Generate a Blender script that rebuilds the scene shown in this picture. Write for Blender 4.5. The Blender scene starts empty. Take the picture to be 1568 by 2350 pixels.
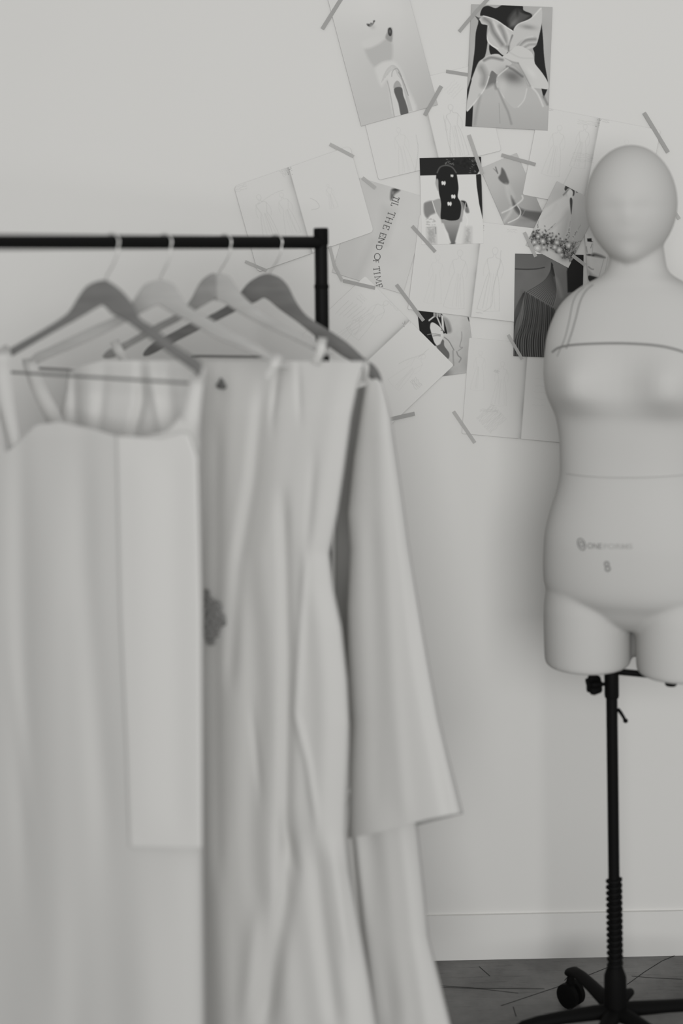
import bpy, bmesh, math, random
import numpy as np
from mathutils import Vector, Matrix
from mathutils.bvhtree import BVHTree
random.seed(4)
C = bpy.context.scene.collection
# ------------------------------------------------------------ camera
F = 3300.0; PX, PY = 784.0, 603.0; W, H = 1568, 2350
ROLL = math.radians(0.7); YAW = math.radians(1.0)
CAM = Vector((0, -3.064, 1.488))
fwd = Vector((math.sin(YAW), math.cos(YAW), 0)); hr = Vector((math.cos(YAW), -math.sin(YAW), 0)); up = Vector((0, 0, 1))
XC = hr*math.cos(ROLL) - up*math.sin(ROLL); YC = hr*math.sin(ROLL) + up*math.cos(ROLL)
cd = bpy.data.cameras.new('camera'); cam = bpy.data.objects.new('camera', cd); C.objects.link(cam)
cam.matrix_world = Matrix(((XC.x, YC.x, -fwd.x, CAM.x), (XC.y, YC.y, -fwd.y, CAM.y), (XC.z, YC.z, -fwd.z, CAM.z), (0, 0, 0, 1)))
cd.sensor_fit = 'HORIZONTAL'; cd.sensor_width = 24.0; cd.lens = F/W*24.0
cd.shift_y = -(H/2-PY)/W; cd.clip_start = 0.05
cd.dof.use_dof = True; cd.dof.focus_distance = 3.06; cd.dof.aperture_fstop = 1.25
bpy.context.scene.camera = cam
# ------------------------------------------------------------ light
sc = bpy.context.scene
sc.view_settings.view_transform = 'Standard'; sc.view_settings.look = 'None'; sc.view_settings.gamma = 1
sc.view_settings.exposure = 0.0; sc.view_settings.use_curve_mapping = False
wd = bpy.data.worlds.new('world'); sc.world = wd; wd.use_nodes = True
bg = wd.node_tree.nodes['Background']; bg.inputs[0].default_value = (1, 1, 1, 1); bg.inputs[1].default_value = 0.50
def area(name, loc, target, size, power):
    l = bpy.data.lights.new(name, 'AREA'); l.shape = 'RECTANGLE'; l.size, l.size_y = size; l.energy = power; l.color = (1, 1, 1)
    o = bpy.data.objects.new(name, l); C.objects.link(o); o.location = loc
    o.rotation_euler = (Vector(target)-Vector(loc)).to_track_quat('-Z', 'Y').to_euler(); return o
area('front_fill_light', (0.30, -5.7, 1.75), (0.30, 0, 1.0), (2.4, 2.1), 180)  # unseen soft fill added behind the camera so shadows stay hidden

# ------------------------------------------------------------ helpers
def ray(px, py): return XC*((px-PX)/F) + YC*((PY-py)/F) + fwd
def Pd(px, py, d): return CAM + ray(px, py)*d
def Py(px, py, Y=0.0):
    r = ray(px, py); return CAM + r*((Y-CAM.y)/r.y)
def Pz(px, py, z=0.0):
    r = ray(px, py); return CAM + r*((z-CAM.z)/r.z)
class Plane:   # a vertical plane through pixel px at depth d, right side swung towards the viewer by th
    def __init__(s, px, d, th):
        s.o = Pd(px, PY, d); a = math.radians(th)
        s.u = hr*math.cos(a) - fwd*math.sin(a); s.n = fwd*math.cos(a) + hr*math.sin(a)
    def at(s, px, py, n=0.0):
        r = ray(px, py); t = ((s.o-CAM).dot(s.n)+n)/r.dot(s.n); return CAM + r*t
def lin(v):
    v = np.asarray(v, float)/255.0
    return np.where(v <= 0.04045, v/12.92, ((v+0.055)/1.055)**2.4)
def g(v): a = float(lin(v)); return (a, a*0.990, a*0.955, 1)
def mat(name, col, rough=0.8, spec=0.2, metal=0.0, bump=None, var=None):
    m = bpy.data.materials.new(name); m.use_nodes = True; nt = m.node_tree; b = nt.nodes['Principled BSDF']
    b.inputs['Base Color'].default_value = col; b.inputs['Roughness'].default_value = rough
    b.inputs['Specular IOR Level'].default_value = spec; b.inputs['Metallic'].default_value = metal
    if bump or var:
        tc = nt.nodes.new('ShaderNodeTexCoord')
    if var:
        sc_, amt, stretch = var
        mp = nt.nodes.new('ShaderNodeMapping'); mp.inputs['Scale'].default_value = stretch
        nz = nt.nodes.new('ShaderNodeTexNoise'); nz.inputs['Scale'].default_value = sc_; nz.inputs['Detail'].default_value = 5
        rp = nt.nodes.new('ShaderNodeValToRGB')
        rp.color_ramp.elements[0].position = .3; rp.color_ramp.elements[1].position = .7
        rp.color_ramp.elements[0].color = tuple(c*(1-amt) for c in col[:3])+(1,)
        rp.color_ramp.elements[1].color = tuple(min(1, c*(1+amt)) for c in col[:3])+(1,)
        nt.links.new(tc.outputs['Object'], mp.inputs[0]); nt.links.new(mp.outputs[0], nz.inputs['Vector'])
        nt.links.new(nz.outputs['Fac'], rp.inputs[0]); nt.links.new(rp.outputs[0], b.inputs['Base Color'])
    if bump:
        s_, st, dist = bump
        n2 = nt.nodes.new('ShaderNodeTexNoise'); n2.inputs['Scale'].default_value = s_; n2.inputs['Detail'].default_value = 4
        bp = nt.nodes.new('ShaderNodeBump'); bp.inputs['Strength'].default_value = st; bp.inputs['Distance'].default_value = dist
        nt.links.new(tc.outputs['Object'], n2.inputs['Vector']); nt.links.new(n2.outputs['Fac'], bp.inputs['Height']); nt.links.new(bp.outputs[0], b.inputs['Normal'])
    return m
def ink_mat(name, rough=0.75, spec=0.15):
    m = bpy.data.materials.new(name); m.use_nodes = True; nt = m.node_tree; b = nt.nodes['Principled BSDF']
    a = nt.nodes.new('ShaderNodeVertexColor'); a.layer_name = 'print'
    nt.links.new(a.outputs[0], b.inputs['Base Color']); b.inputs['Roughness'].default_value = rough; b.inputs['Specular IOR Level'].default_value = spec
    return m
M = dict(
    wall=mat('wall_paint', g(204), .9, .1, bump=(35, .08, .002), var=(1.3, .012, (1, 1, 1))),
    base=mat('baseboard_paint', g(204), .7, .2),
    body=mat('dress_form_cloth', g(180), .9, .1, bump=(900, .1, .0005)),
    black=mat('black_steel', g(12), .6, .10),
    blackp=mat('black_plastic', g(11), .7, .08),
    wood_d=mat('dark_wood', g(104), .55, .25, var=(14, .12, (1, 1, 6))),
    wood_m=mat('mid_wood', g(134), .55, .25, var=(14, .1, (1, 1, 6))),
    wood_l=mat('pale_wood', g(163), .55, .25, var=(14, .06, (1, 1, 6))),
    steel=mat('hook_steel', g(215), .35, .5, metal=.9),
    cloth=mat('ivory_cloth', g(184), .9, .1, bump=(700, .08, .0004)),
    cloth2=mat('white_cloth', g(190), .9, .1, bump=(700, .08, .0004)),
    cloth3=mat('oat_cloth', g(188), .9, .1, bump=(700, .08, .0004)),
    clothf=mat('linen_cloth', g(179), .9, .1, bump=(700, .08, .0004)),
    gap_shade=mat('jacket_gap_shade', g(150), .9, .1),  # jacket back coloured darker to carry the shade of the opening
    brooch=mat('dark_beads', g(84), .5, .4, bump=(300, .6, .002)),
    flower=mat('grey_petals', g(122), .8, .2),
    tape=mat('beige_washi_tape', g(168), .7, .2),
    tapel=mat('pale_washi_tape', g(186), .7, .2),
    seam=mat('grey_seam_thread', g(128), .8, .1),
    tapeb=mat('grey_style_tape', g(120), .8, .1),
    stamp=mat('grey_stamp_ink', g(128), .8, .1), stampl=mat('faded_stamp_ink', g(160), .8, .1),
    paper=ink_mat('printed_paper'),
)
M['tape'].node_tree.nodes['Principled BSDF'].inputs['Alpha'].default_value = .72
M['tapel'].node_tree.nodes['Principled BSDF'].inputs['Alpha'].default_value = .6
def mesh_obj(name, verts, faces, m, parent=None, smooth=True, mats=None):
    me = bpy.data.meshes.new(name); me.from_pydata([tuple(v) for v in verts], [], faces); me.update()
    o = bpy.data.objects.new(name, me); C.objects.link(o); me.materials.append(m)
    if parent is not None: o.parent = parent; o.matrix_parent_inverse = parent.matrix_world.inverted()
    if smooth: me.polygons.foreach_set('use_smooth', [True]*len(me.polygons))
    return o
def empty(name, loc, label=None, cat=None, group=None):
    o = bpy.data.objects.new(name, None); C.objects.link(o); o.location = loc; o.empty_display_size = .05
    o.matrix_world = Matrix.Translation(loc)
    if label: tag(o, label, cat, group)
    return o
def tag(o, label, cat, group=None):
    o['label'] = label; o['category'] = cat
    if group: o['group'] = group
    return o
def struct(o, label=None):
    o['kind'] = 'structure'
    if label: o['label'] = label
    return o
class MB:
    def __init__(s): s.v = []; s.f = []
    def add(s, v, f):
        k = len(s.v); s.v += [Vector(x) for x in v]; s.f += [[i+k for i in q] for q in f]
    def tube(s, pts, r, n=12, closed=False):
        pts = [Vector(p) for p in pts]; rs = r if hasattr(r, '__len__') else [r]*len(pts)
        v = []; f = []; N = len(pts); prev = None
        for i, p in enumerate(pts):
            a = pts[(i-1) % N] if (closed or i > 0) else p; b = pts[(i+1) % N] if (closed or i < N-1) else p
            t = (b-a).normalized()
            x = prev - t*prev.dot(t) if prev is not None else t.orthogonal()
            x.normalize(); prev = x; y = t.cross(x)
            for k in range(n):
                q = 2*math.pi*k/n; v.append(p + (x*math.cos(q)+y*math.sin(q))*rs[i])
        for i in range(N-1 if not closed else N):
            j = (i+1) % N
            for k in range(n):
                l = (k+1) % n; f.append([i*n+k, i*n+l, j*n+l, j*n+k])
        if not closed: f.append(list(range(n))[::-1]); f.append([(N-1)*n+k for k in range(n)])
        s.add(v, f)
    def lathe(s, o, axis, prof, n=24):      # prof: (distance along axis, radius)
        axis = Vector(axis).normalized(); x = axis.orthogonal().normalized(); y = axis.cross(x); o = Vector(o)
        v = []; f = []
        for t, r in prof:
            for k in range(n):
                q = 2*math.pi*k/n; v.append(o+axis*t+(x*math.cos(q)+y*math.sin(q))*r)
        for i in range(len(prof)-1):
            for k in range(n):
                l = (k+1) % n; f.append([i*n+k, i*n+l, (i+1)*n+l, (i+1)*n+k])
        f.append(list(range(n))[::-1]); f.append([(len(prof)-1)*n+k for k in range(n)]); s.add(v, f)
    def box(s, a, b):
        (x0, y0, z0), (x1, y1, z1) = a, b
        s.add([(x0,y0,z0),(x1,y0,z0),(x1,y1,z0),(x0,y1,z0),(x0,y0,z1),(x1,y0,z1),(x1,y1,z1),(x0,y1,z1)],
              [[0,3,2,1],[4,5,6,7],[0,1,5,4],[1,2,6,5],[2,3,7,6],[3,0,4,7]])
    def build(s, name, m, parent=None, smooth=True, bevel=0):
        o = mesh_obj(name, s.v, s.f, m, parent, smooth)
        bm = bmesh.new(); bm.from_mesh(o.data); bmesh.ops.recalc_face_normals(bm, faces=bm.faces)
        if bevel: bmesh.ops.bevel(bm, geom=[e for e in bm.edges if e.calc_face_angle(0) > .6], offset=bevel, segments=2, affect='EDGES', profile=.6)
        bm.to_mesh(o.data); bm.free()
        if smooth:
            o.data.set_sharp_from_angle(angle=math.radians(50))
        return o
def catmull(pts, closed=False, k=6):
    P_ = [np.array(p, float) for p in pts]; n = len(P_); out = []
    for i in range(n if closed else n-1):
        p0 = P_[(i-1) % n] if closed or i > 0 else P_[0]; p1 = P_[i]; p2 = P_[(i+1) % n]
        p3 = P_[(i+2) % n] if closed or i+2 < n else P_[n-1]
        for j in range(k):
            t = j/k; out.append(.5*((2*p1)+(-p0+p2)*t+(2*p0-5*p1+4*p2-p3)*t*t+(-p0+3*p1-3*p2+p3)*t**3))
    if not closed: out.append(P_[-1])
    return out

# ------------------------------------------------------------ room
wb = MB(); wb.box((-3.2, 0, 0), (3.2, .12, 3.2)); struct(wb.build('wall_back', M['wall'], smooth=False))
# floor: scuffed dark concrete with hairline scratches
fm = bpy.data.materials.new('scuffed_dark_floor'); fm.use_nodes = True; nt = fm.node_tree; b = nt.nodes['Principled BSDF']
tc = nt.nodes.new('ShaderNodeTexCoord')
def node(t, **k):
    n_ = nt.nodes.new(t)
    for a, v in k.items(): n_.inputs[a].default_value = v
    return n_
n1 = node('ShaderNodeTexNoise', Scale=2.6, Detail=8, Roughness=.65)
mp = node('ShaderNodeMapping'); mp.inputs['Scale'].default_value = (3, 30, 1)
n2 = node('ShaderNodeTexNoise', Scale=4.0, Detail=8, Roughness=.75)
r1 = nt.nodes.new('ShaderNodeValToRGB'); r1.color_ramp.elements[0].color = g(74); r1.color_ramp.elements[1].color = g(122)
r1.color_ramp.elements[0].position = .35; r1.color_ramp.elements[1].position = .65
r2 = nt.nodes.new('ShaderNodeValToRGB'); r2.color_ramp.elements[0].position = .34; r2.color_ramp.elements[1].position = .46
r2.color_ramp.elements[0].color = (.45, .45, .45, 1)
mx = nt.nodes.new('ShaderNodeMix'); mx.data_type = 'RGBA'; mx.blend_type = 'MULTIPLY'; mx.inputs['Factor'].default_value = .7
nt.links.new(tc.outputs['Object'], n1.inputs['Vector']); nt.links.new(tc.outputs['Object'], mp.inputs[0]); nt.links.new(mp.outputs[0], n2.inputs['Vector'])
nt.links.new(n1.outputs['Fac'], r1.inputs[0]); nt.links.new(n2.outputs['Fac'], r2.inputs[0])
nt.links.new(r1.outputs[0], mx.inputs[6]); nt.links.new(r2.outputs[0], mx.inputs[7])
b.inputs['Roughness'].default_value = .6; b.inputs['Specular IOR Level'].default_value = .25
nt.links.new(mx.outputs[2], b.inputs['Base Color'])
fl = MB(); fl.box((-3.2, -5.0, -.05), (3.2, 0, 0)); floor = struct(fl.build('floor', fm, smooth=False))
# hairline cracks: thin dark strips of grout-like scratch lying in the floor surface
crm = mat('floor_crack', g(54), .9, .1)
cr = MB()
for pts in ([(1008, 2262), (1075, 2266), (1190, 2279)], [(1150, 2308), (1240, 2278), (1300, 2258), (1395, 2220)], [(1440, 2259), (1480, 2230), (1520, 2205), (1556, 2190)],
            [(1178, 2310), (1185, 2333)], [(1100, 2218), (1125, 2240)], [(1450, 2240), (1500, 2244), (1566, 2247)], [(1000, 2266), (1100, 2268), (1250, 2269)], [(1296, 2250), (1303, 2242), (1311, 2239)]):
    ps = [Pz(x, y, .0004) for x, y in pts]
    for a, c in zip(ps, ps[1:]):
        d = (c-a).normalized(); s_ = Vector((-d.y, d.x, 0))*.0009
        cr.add([a-s_, c-s_, c+s_, a+s_], [[0, 1, 2, 3]])
o = cr.build('cracks', crm, floor, smooth=False)
bb = MB(); bb.box((-3.2, -.007, 0), (3.2, 0, .095))
struct(bb.build('baseboard_back', M['base'], smooth=False))

# ------------------------------------------------------------ printed sheets on the wall
class Paint:
    def __init__(s, pts, v0, o=(0, 0), k=1.0):
        s.p = pts; s.v = np.full(len(pts), float(v0)); s.o = np.array(o, float); s.k = k
        s.q = (pts-s.o)*k
    def sd(s, poly):
        P_ = np.array(poly, float); q = s.q; d = np.full(len(q), 1e9); ins = np.zeros(len(q), bool)
        for i in range(len(P_)):
            a = P_[i]; c = P_[(i+1) % len(P_)]; e = c-a; w = q-a
            t = np.clip((w@e)/max(e@e, 1e-9), 0, 1); dd = w-t[:, None]*e; d = np.minimum(d, np.hypot(dd[:, 0], dd[:, 1]))
            cond = ((a[1] > q[:, 1]) != (c[1] > q[:, 1]))
            with np.errstate(divide='ignore', invalid='ignore'):
                xi = (c[0]-a[0])*(q[:, 1]-a[1])/(c[1]-a[1] if c[1] != a[1] else 1e-9)+a[0]
            ins ^= cond & (q[:, 0] < xi)
        return np.where(ins, -d, d)
    def blend(s, m, val): s.v = s.v*(1-m)+val*m
    def fill(s, poly, val, soft=.8, a=1.0, curve=True):
        if curve and len(poly) > 4: poly = catmull(poly, True, 4)
        m = np.clip(.5-s.sd(poly)/(2*soft*s.k), 0, 1)*a
        s.blend(m, val(s.q) if callable(val) else val)
    def stroke(s, pts, w, val, a=1.0, soft=.8, curve=True):
        if curve and len(pts) > 2: pts = catmull(pts, False, 4)
        P_ = np.array(pts, float); d = np.full(len(s.q), 1e9)
        for p, c in zip(P_, P_[1:]):
            e = c-p; ww = s.q-p; t = np.clip((ww@e)/max(e@e, 1e-9), 0, 1); dd = ww-t[:, None]*e; d = np.minimum(d, np.hypot(dd[:, 0], dd[:, 1]))
        s.blend(np.clip(.5-(d-w/2)/(2*soft*s.k), 0, 1)*a, val)
    def soft(s, x, y, rx, ry, val, a=1.0, ang=0):
        c, n = math.cos(ang), math.sin(ang); dx = s.q[:, 0]-x; dy = s.q[:, 1]-y
        u = (dx*c+dy*n)/rx; w = (-dx*n+dy*c)/ry; s.blend(np.exp(-(u*u+w*w))*a, val)
    def noise(s, cell, amp, seed=0, mask=None):
        r = np.random.RandomState(seed); T = r.rand(64, 64)*2-1; x = s.q[:, 0]/cell; y = s.q[:, 1]/cell
        xi = np.floor(x).astype(int); yi = np.floor(y).astype(int); fx = x-xi; fy = y-yi
        t = lambda i, j: T[(xi+i) % 64, (yi+j) % 64]
        n = (t(0, 0)*(1-fx)+t(1, 0)*fx)*(1-fy)+(t(0, 1)*(1-fx)+t(1, 1)*fx)*fy
        s.v += n*amp*(1 if mask is None else mask)
LAY = [0]
def sheet(name, corners, depth, draw, v0, step=1.0, o=(0, 0), k=1.0, gutter=None, round_=None, label=None, cat=None, group=None, curl=0.0):
    """corners: pixels TL TR BR BL on the wall; depth: metres in front of the wall; gutter: fraction across where a bound spread dips"""
    TL, TR, BR, BL = [np.array(c, float) for c in corners]; depth = .0016+(depth-.0052)*.32
    nx = max(8, int(np.hypot(*(TR-TL))/step)); ny = max(8, int(np.hypot(*(BL-TL))/step))
    u, v = np.meshgrid(np.linspace(0, 1, nx), np.linspace(0, 1, ny)); u = u.ravel(); v = v.ravel()
    px = (TL[None]*((1-u)*(1-v))[:, None]+TR[None]*(u*(1-v))[:, None]+BR[None]*(u*v)[:, None]+BL[None]*((1-u)*v)[:, None])
    if round_:   # rounded page corners
        wpx = np.hypot(*(TR-TL)); hpx = np.hypot(*(BL-TL)); r = round_
        x = u*wpx; y = v*hpx
        cx = np.clip(x, r, wpx-r); cy = np.clip(y, r, hpx-r); dx = x-cx; dy = y-cy
        ax = np.abs(dx); ay = np.abs(dy); mx_ = np.maximum(ax, ay); nn = np.hypot(dx, dy); sc_ = np.where(nn > 1e-6, mx_/np.maximum(nn, 1e-6), 1)
        x = cx+dx*sc_; y = cy+dy*sc_; ex = (TR-TL)/wpx; ey = (BL-TL)/hpx
        px = TL[None]+x[:, None]*ex+y[:, None]*ey
    off = np.full(len(u), depth)
    if gutter:
        wm = np.hypot(*(TR-TL))/1077.0; dist = (u-gutter)*wm
        off = depth - .0006*np.where(dist < 0, np.exp(-np.abs(dist/.0050)**1.5), np.exp(-(dist/.0012)**2))
    if curl: off = off + curl*(v**3)
    pt = Paint(px, v0, o, k); draw(pt)
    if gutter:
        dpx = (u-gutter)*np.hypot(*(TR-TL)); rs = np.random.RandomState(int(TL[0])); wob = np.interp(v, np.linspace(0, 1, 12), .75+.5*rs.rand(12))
        pt.v -= wob*np.where(dpx < 0, 34*np.exp(-np.abs(dpx)/5.5), 34*np.exp(-(dpx/1.2)**2)) - 1.5*(dpx > 2)  # fold shade painted into the page tone, wider on the left page
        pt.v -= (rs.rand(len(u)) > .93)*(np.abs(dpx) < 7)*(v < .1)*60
    if cat == 'print': pt.v *= 1.06; v0 *= 1.06
    col = lin(np.clip(pt.v, 0, 255))
    r0 = XC; co = np.zeros((len(u), 3)); R = np.outer((px[:, 0]-PX)/F, XC)+np.outer((PY-px[:, 1])/F, YC)+np.array(fwd)[None]
    t = (-CAM.y)/R[:, 1]; co = np.array(CAM)[None]+R*t[:, None]; co[:, 1] = -off
    N = len(co); faces = []
    for j in range(ny-1):
        for i in range(nx-1):
            a = j*nx+i; faces.append((a, a+nx, a+nx+1, a+1))
    # rim and back so the sheet has thickness
    rim = [i for i in range(nx)]+[j*nx+nx-1 for j in range(1, ny)]+[(ny-1)*nx+i for i in range(nx-2, -1, -1)]+[j*nx for j in range(ny-2, 0, -1)]
    bk = co[rim].copy(); bk[:, 1] = np.minimum(-(depth-.00035), -.0002); allv = np.vstack([co, bk]); nr = len(rim)
    for i in range(nr): faces.append((rim[i], rim[(i+1) % nr], N+(i+1) % nr, N+i))
    me = bpy.data.meshes.new(name); me.from_pydata(allv.tolist(), [], faces); me.update()
    ca = me.color_attributes.new('print', 'FLOAT_COLOR', 'POINT'); rgba = np.ones((len(allv), 4))
    cc = np.concatenate([col, np.full(nr, float(lin(v0)))]); rgba[:, 0] = cc; rgba[:, 1] = cc*.990; rgba[:, 2] = cc*.955
    ca.data.foreach_set('color', rgba.ravel())
    o_ = bpy.data.objects.new(name, me); C.objects.link(o_); me.materials.append(M['paper'])
    me.polygons.foreach_set('use_smooth', [len(f) == 4 and max(f) < N for f in faces])
    if label: tag(o_, label, cat, group)
    return o_
def pen(p, pts, a=.35, w=1.1, v=130): p.stroke(pts, w*p.k, v, a, .55)
def figure(p, x, y, s, lean=0, a=.3, seed=0, ang=0, k_=.75):   # a faint pencil fashion figure
    a *= k_; r = random.Random(seed); ca, sa = math.cos(ang), math.sin(ang)
    T = lambda q: [(x+(i*ca-j*sa)*s, y+(i*sa+j*ca)*s) for i, j in q]
    pen(p, T([(-4, -46), (-5, -52), (0, -56), (5, -52), (4, -46), (0, -43), (-4, -46)]), a*.9)
    pen(p, T([(-2, -43), (-3, -38), (-12, -34), (-9, -20), (-7, -12), (-11, 0), (-16, 25), (-22, 55)]), a)
    pen(p, T([(2, -43), (3, -38), (12, -34), (9, -20), (7, -12), (11, 0), (15, 25), (18, 55)]), a)
    pen(p, T([(-12, -34), (-17, -18), (-16, -4)]), a*.7); pen(p, T([(12, -34), (18, -18), (15, -2)]), a*.7)
    for i in range(5):
        q = r.uniform(-6, 6); pen(p, T([(q, -10), (q*1.4+r.uniform(-2, 2), 20), (q*2.2+r.uniform(-3, 3), 53)]), a*.6)
    pen(p, T([(-22, 55), (-5, 58), (18, 55)]), a*.7)
def scrib(p, x, y, w, h, n, a=.25, ang=0, seed=1):
    r = random.Random(seed); ca, sa = math.cos(ang), math.sin(ang)
    for i in range(n):
        yy = h*(i/(max(1, n-1))-.5); q = []
        for t in np.linspace(-.5, .5, 9):
            i_ = t*w; j_ = yy+r.uniform(-1.4, 1.4); q.append((x+i_*ca-j_*sa, y+i_*sa+j_*ca))
        pen(p, q, a*r.uniform(.6, 1), .9)
WHITE = 203
NB = 'sketchbook spreads with faint pencil drawings taped to the wall'
def nb_top(p):
    figure(p, 925, 345, .95, a=.16, seed=1, ang=-.22); figure(p, 1045, 300, 1.1, a=.36, seed=2, ang=-.2)
    scrib(p, 1042, 205, 34, 26, 5, .2, -.8, 3); scrib(p, 1075, 240, 20, 30, 4, .14, -.4, 4); pen(p, [(955, 310), (960, 345), (952, 400)], .3)
    pen(p, [(1018, 265), (1030, 330), (1040, 358)], .3)
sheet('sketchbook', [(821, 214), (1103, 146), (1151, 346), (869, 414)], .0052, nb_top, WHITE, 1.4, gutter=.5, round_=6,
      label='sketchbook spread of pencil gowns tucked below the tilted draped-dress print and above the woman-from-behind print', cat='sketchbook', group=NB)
def nb_left(p):
    figure(p, 610, 500, 1.0, a=.28, seed=5, ang=-.32); figure(p, 660, 490, .9, a=.2, seed=6, ang=-.32); figure(p, 760, 450, .5, a=.16, seed=7, ang=-.3)
    pen(p, [(712, 455), (726, 462), (733, 476), (715, 482)], .3); scrib(p, 552, 432, 30, 10, 3, .28, -.35, 8); scrib(p, 652, 392, 22, 16, 5, .35, .9, 9)
    pen(p, [(592, 470), (622, 448), (650, 436)], .2)
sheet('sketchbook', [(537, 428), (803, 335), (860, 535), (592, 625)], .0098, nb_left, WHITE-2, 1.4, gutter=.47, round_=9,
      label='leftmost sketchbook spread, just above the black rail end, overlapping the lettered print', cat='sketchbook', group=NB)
def nb_right(p):
    figure(p, 1275, 345, 1.05, a=.2, seed=11, ang=.18); figure(p, 1335, 335, .9, a=.24, seed=12, ang=.18)
    scrib(p, 1262, 252, 14, 3, 2, .5, .1, 13); scrib(p, 1350, 283, 50, 8, 3, .25, .15, 14); scrib(p, 1338, 362, 50, 18, 5, .2, .1, 15)
    pen(p, [(1312, 385), (1300, 410), (1290, 430)], .3); scrib(p, 1390, 278, 16, 4, 2, .4, .1, 16); figure(p, 1430, 370, .9, a=.12, seed=17, ang=.18)
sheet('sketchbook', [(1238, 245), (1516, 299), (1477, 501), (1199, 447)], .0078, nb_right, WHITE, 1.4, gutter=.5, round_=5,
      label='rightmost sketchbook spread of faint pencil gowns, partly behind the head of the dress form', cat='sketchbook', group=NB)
def nb_low(p):
    scrib(p, 1128, 960, 50, 46, 14, .3, -.75, 21); scrib(p, 1122, 942, 40, 3, 2, .35, .06, 22); figure(p, 1150, 880, .9, a=.16, seed=23, ang=.08)
    pen(p, [(1062, 870), (1060, 900), (1057, 925)], .25); scrib(p, 1140, 852, 12, 3, 2, .5, .3, 24); figure(p, 1100, 850, .8, a=.14, seed=25, ang=.08)
    scrib(p, 1240, 900, 30, 60, 5, .14, .1, 26)
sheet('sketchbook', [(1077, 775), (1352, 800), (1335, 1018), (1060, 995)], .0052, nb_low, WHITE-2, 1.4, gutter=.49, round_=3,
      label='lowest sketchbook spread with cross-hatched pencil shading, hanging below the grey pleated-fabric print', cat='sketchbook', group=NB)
# butterfly bow print (below two sketchbooks)
def pr_fly(p):   # zoom space: origin (940,690) x9.224
    p.v[:] = 176
    p.fill([(-40, -100), (1200, -100), (1330, 500), (1380, 1500), (1000, 1600), (250, 1600)], lambda q: 184-np.clip((q[:, 1]-300)/1200, 0, 1)*26-np.clip((q[:, 0]-1050)/300, 0, 1)*22, 20, curve=False)
    p.fill([(60, 100), (560, 180), (700, 300), (740, 560), (800, 680), (700, 700), (600, 950), (400, 960), (200, 900), (100, 500)], 30, curve=False)
    p.fill([(700, 330), (830, 420), (890, 640), (800, 680), (740, 500)], lambda q: 150-np.clip((q[:, 0]-700)/190, 0, 1)*30, 3)
    p.fill([(705, 340), (735, 430), (798, 690), (740, 650), (730, 500)], 28)
    p.fill([(690, 820), (730, 850), (740, 960), (840, 1110), (820, 1230), (700, 1130), (570, 970), (650, 920)], 92)
    p.fill([(450, 480), (500, 460), (600, 520), (680, 600), (720, 700), (700, 810), (640, 900), (585, 950), (530, 890), (490, 780), (450, 640), (435, 560)], 188)
    p.fill([(400, 410), (520, 315), (550, 330), (410, 440)], 190, curve=False); p.fill([(560, 330), (600, 350), (690, 560), (670, 590)], 180, curve=False)
    p.fill([(670, 300), (710, 320), (740, 660), (690, 600)], 190, curve=False)
    p.stroke([(380, 722), (450, 705), (470, 705)], 12, 150); p.stroke([(465, 705), (560, 705), (655, 725)], 14, 110); p.stroke([(500, 748), (580, 738), (650, 748)], 14, 105)
    p.stroke([(740, 775), (830, 850), (900, 970), (940, 1045)], 18, 115); p.stroke([(1105, 660), (1105, 800), (1065, 970), (1125, 990), (1030, 1060)], 14, 128)
    p.stroke([(920, 1060), (925, 1200), (935, 1370)], 30, 140); p.stroke([(1000, 1080), (1030, 1160), (1090, 1220), (1050, 1300)], 26, 128)
    for x in (530, 590, 640): p.fill([(x-22, 250), (x+22, 255), (x+20, 330), (x, 352), (x-20, 330)], 150)
    p.fill([(1228, 350), (1252, 352), (1268, 440), (1255, 435)], 40, curve=False); p.soft(675, 627, 12, 10, 50)
    p.soft(760, 1560, 130, 120, 105, .8); p.noise(60, 2, 3)
sheet('photo_print', [(951, 655), (1066, 640), (1092, 853), (976, 869)], .0044, pr_fly, 176, 1.0, o=(940, 690), k=9.224,
      label='small print of a pale moth-like bow on a black ground', cat='print')
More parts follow.
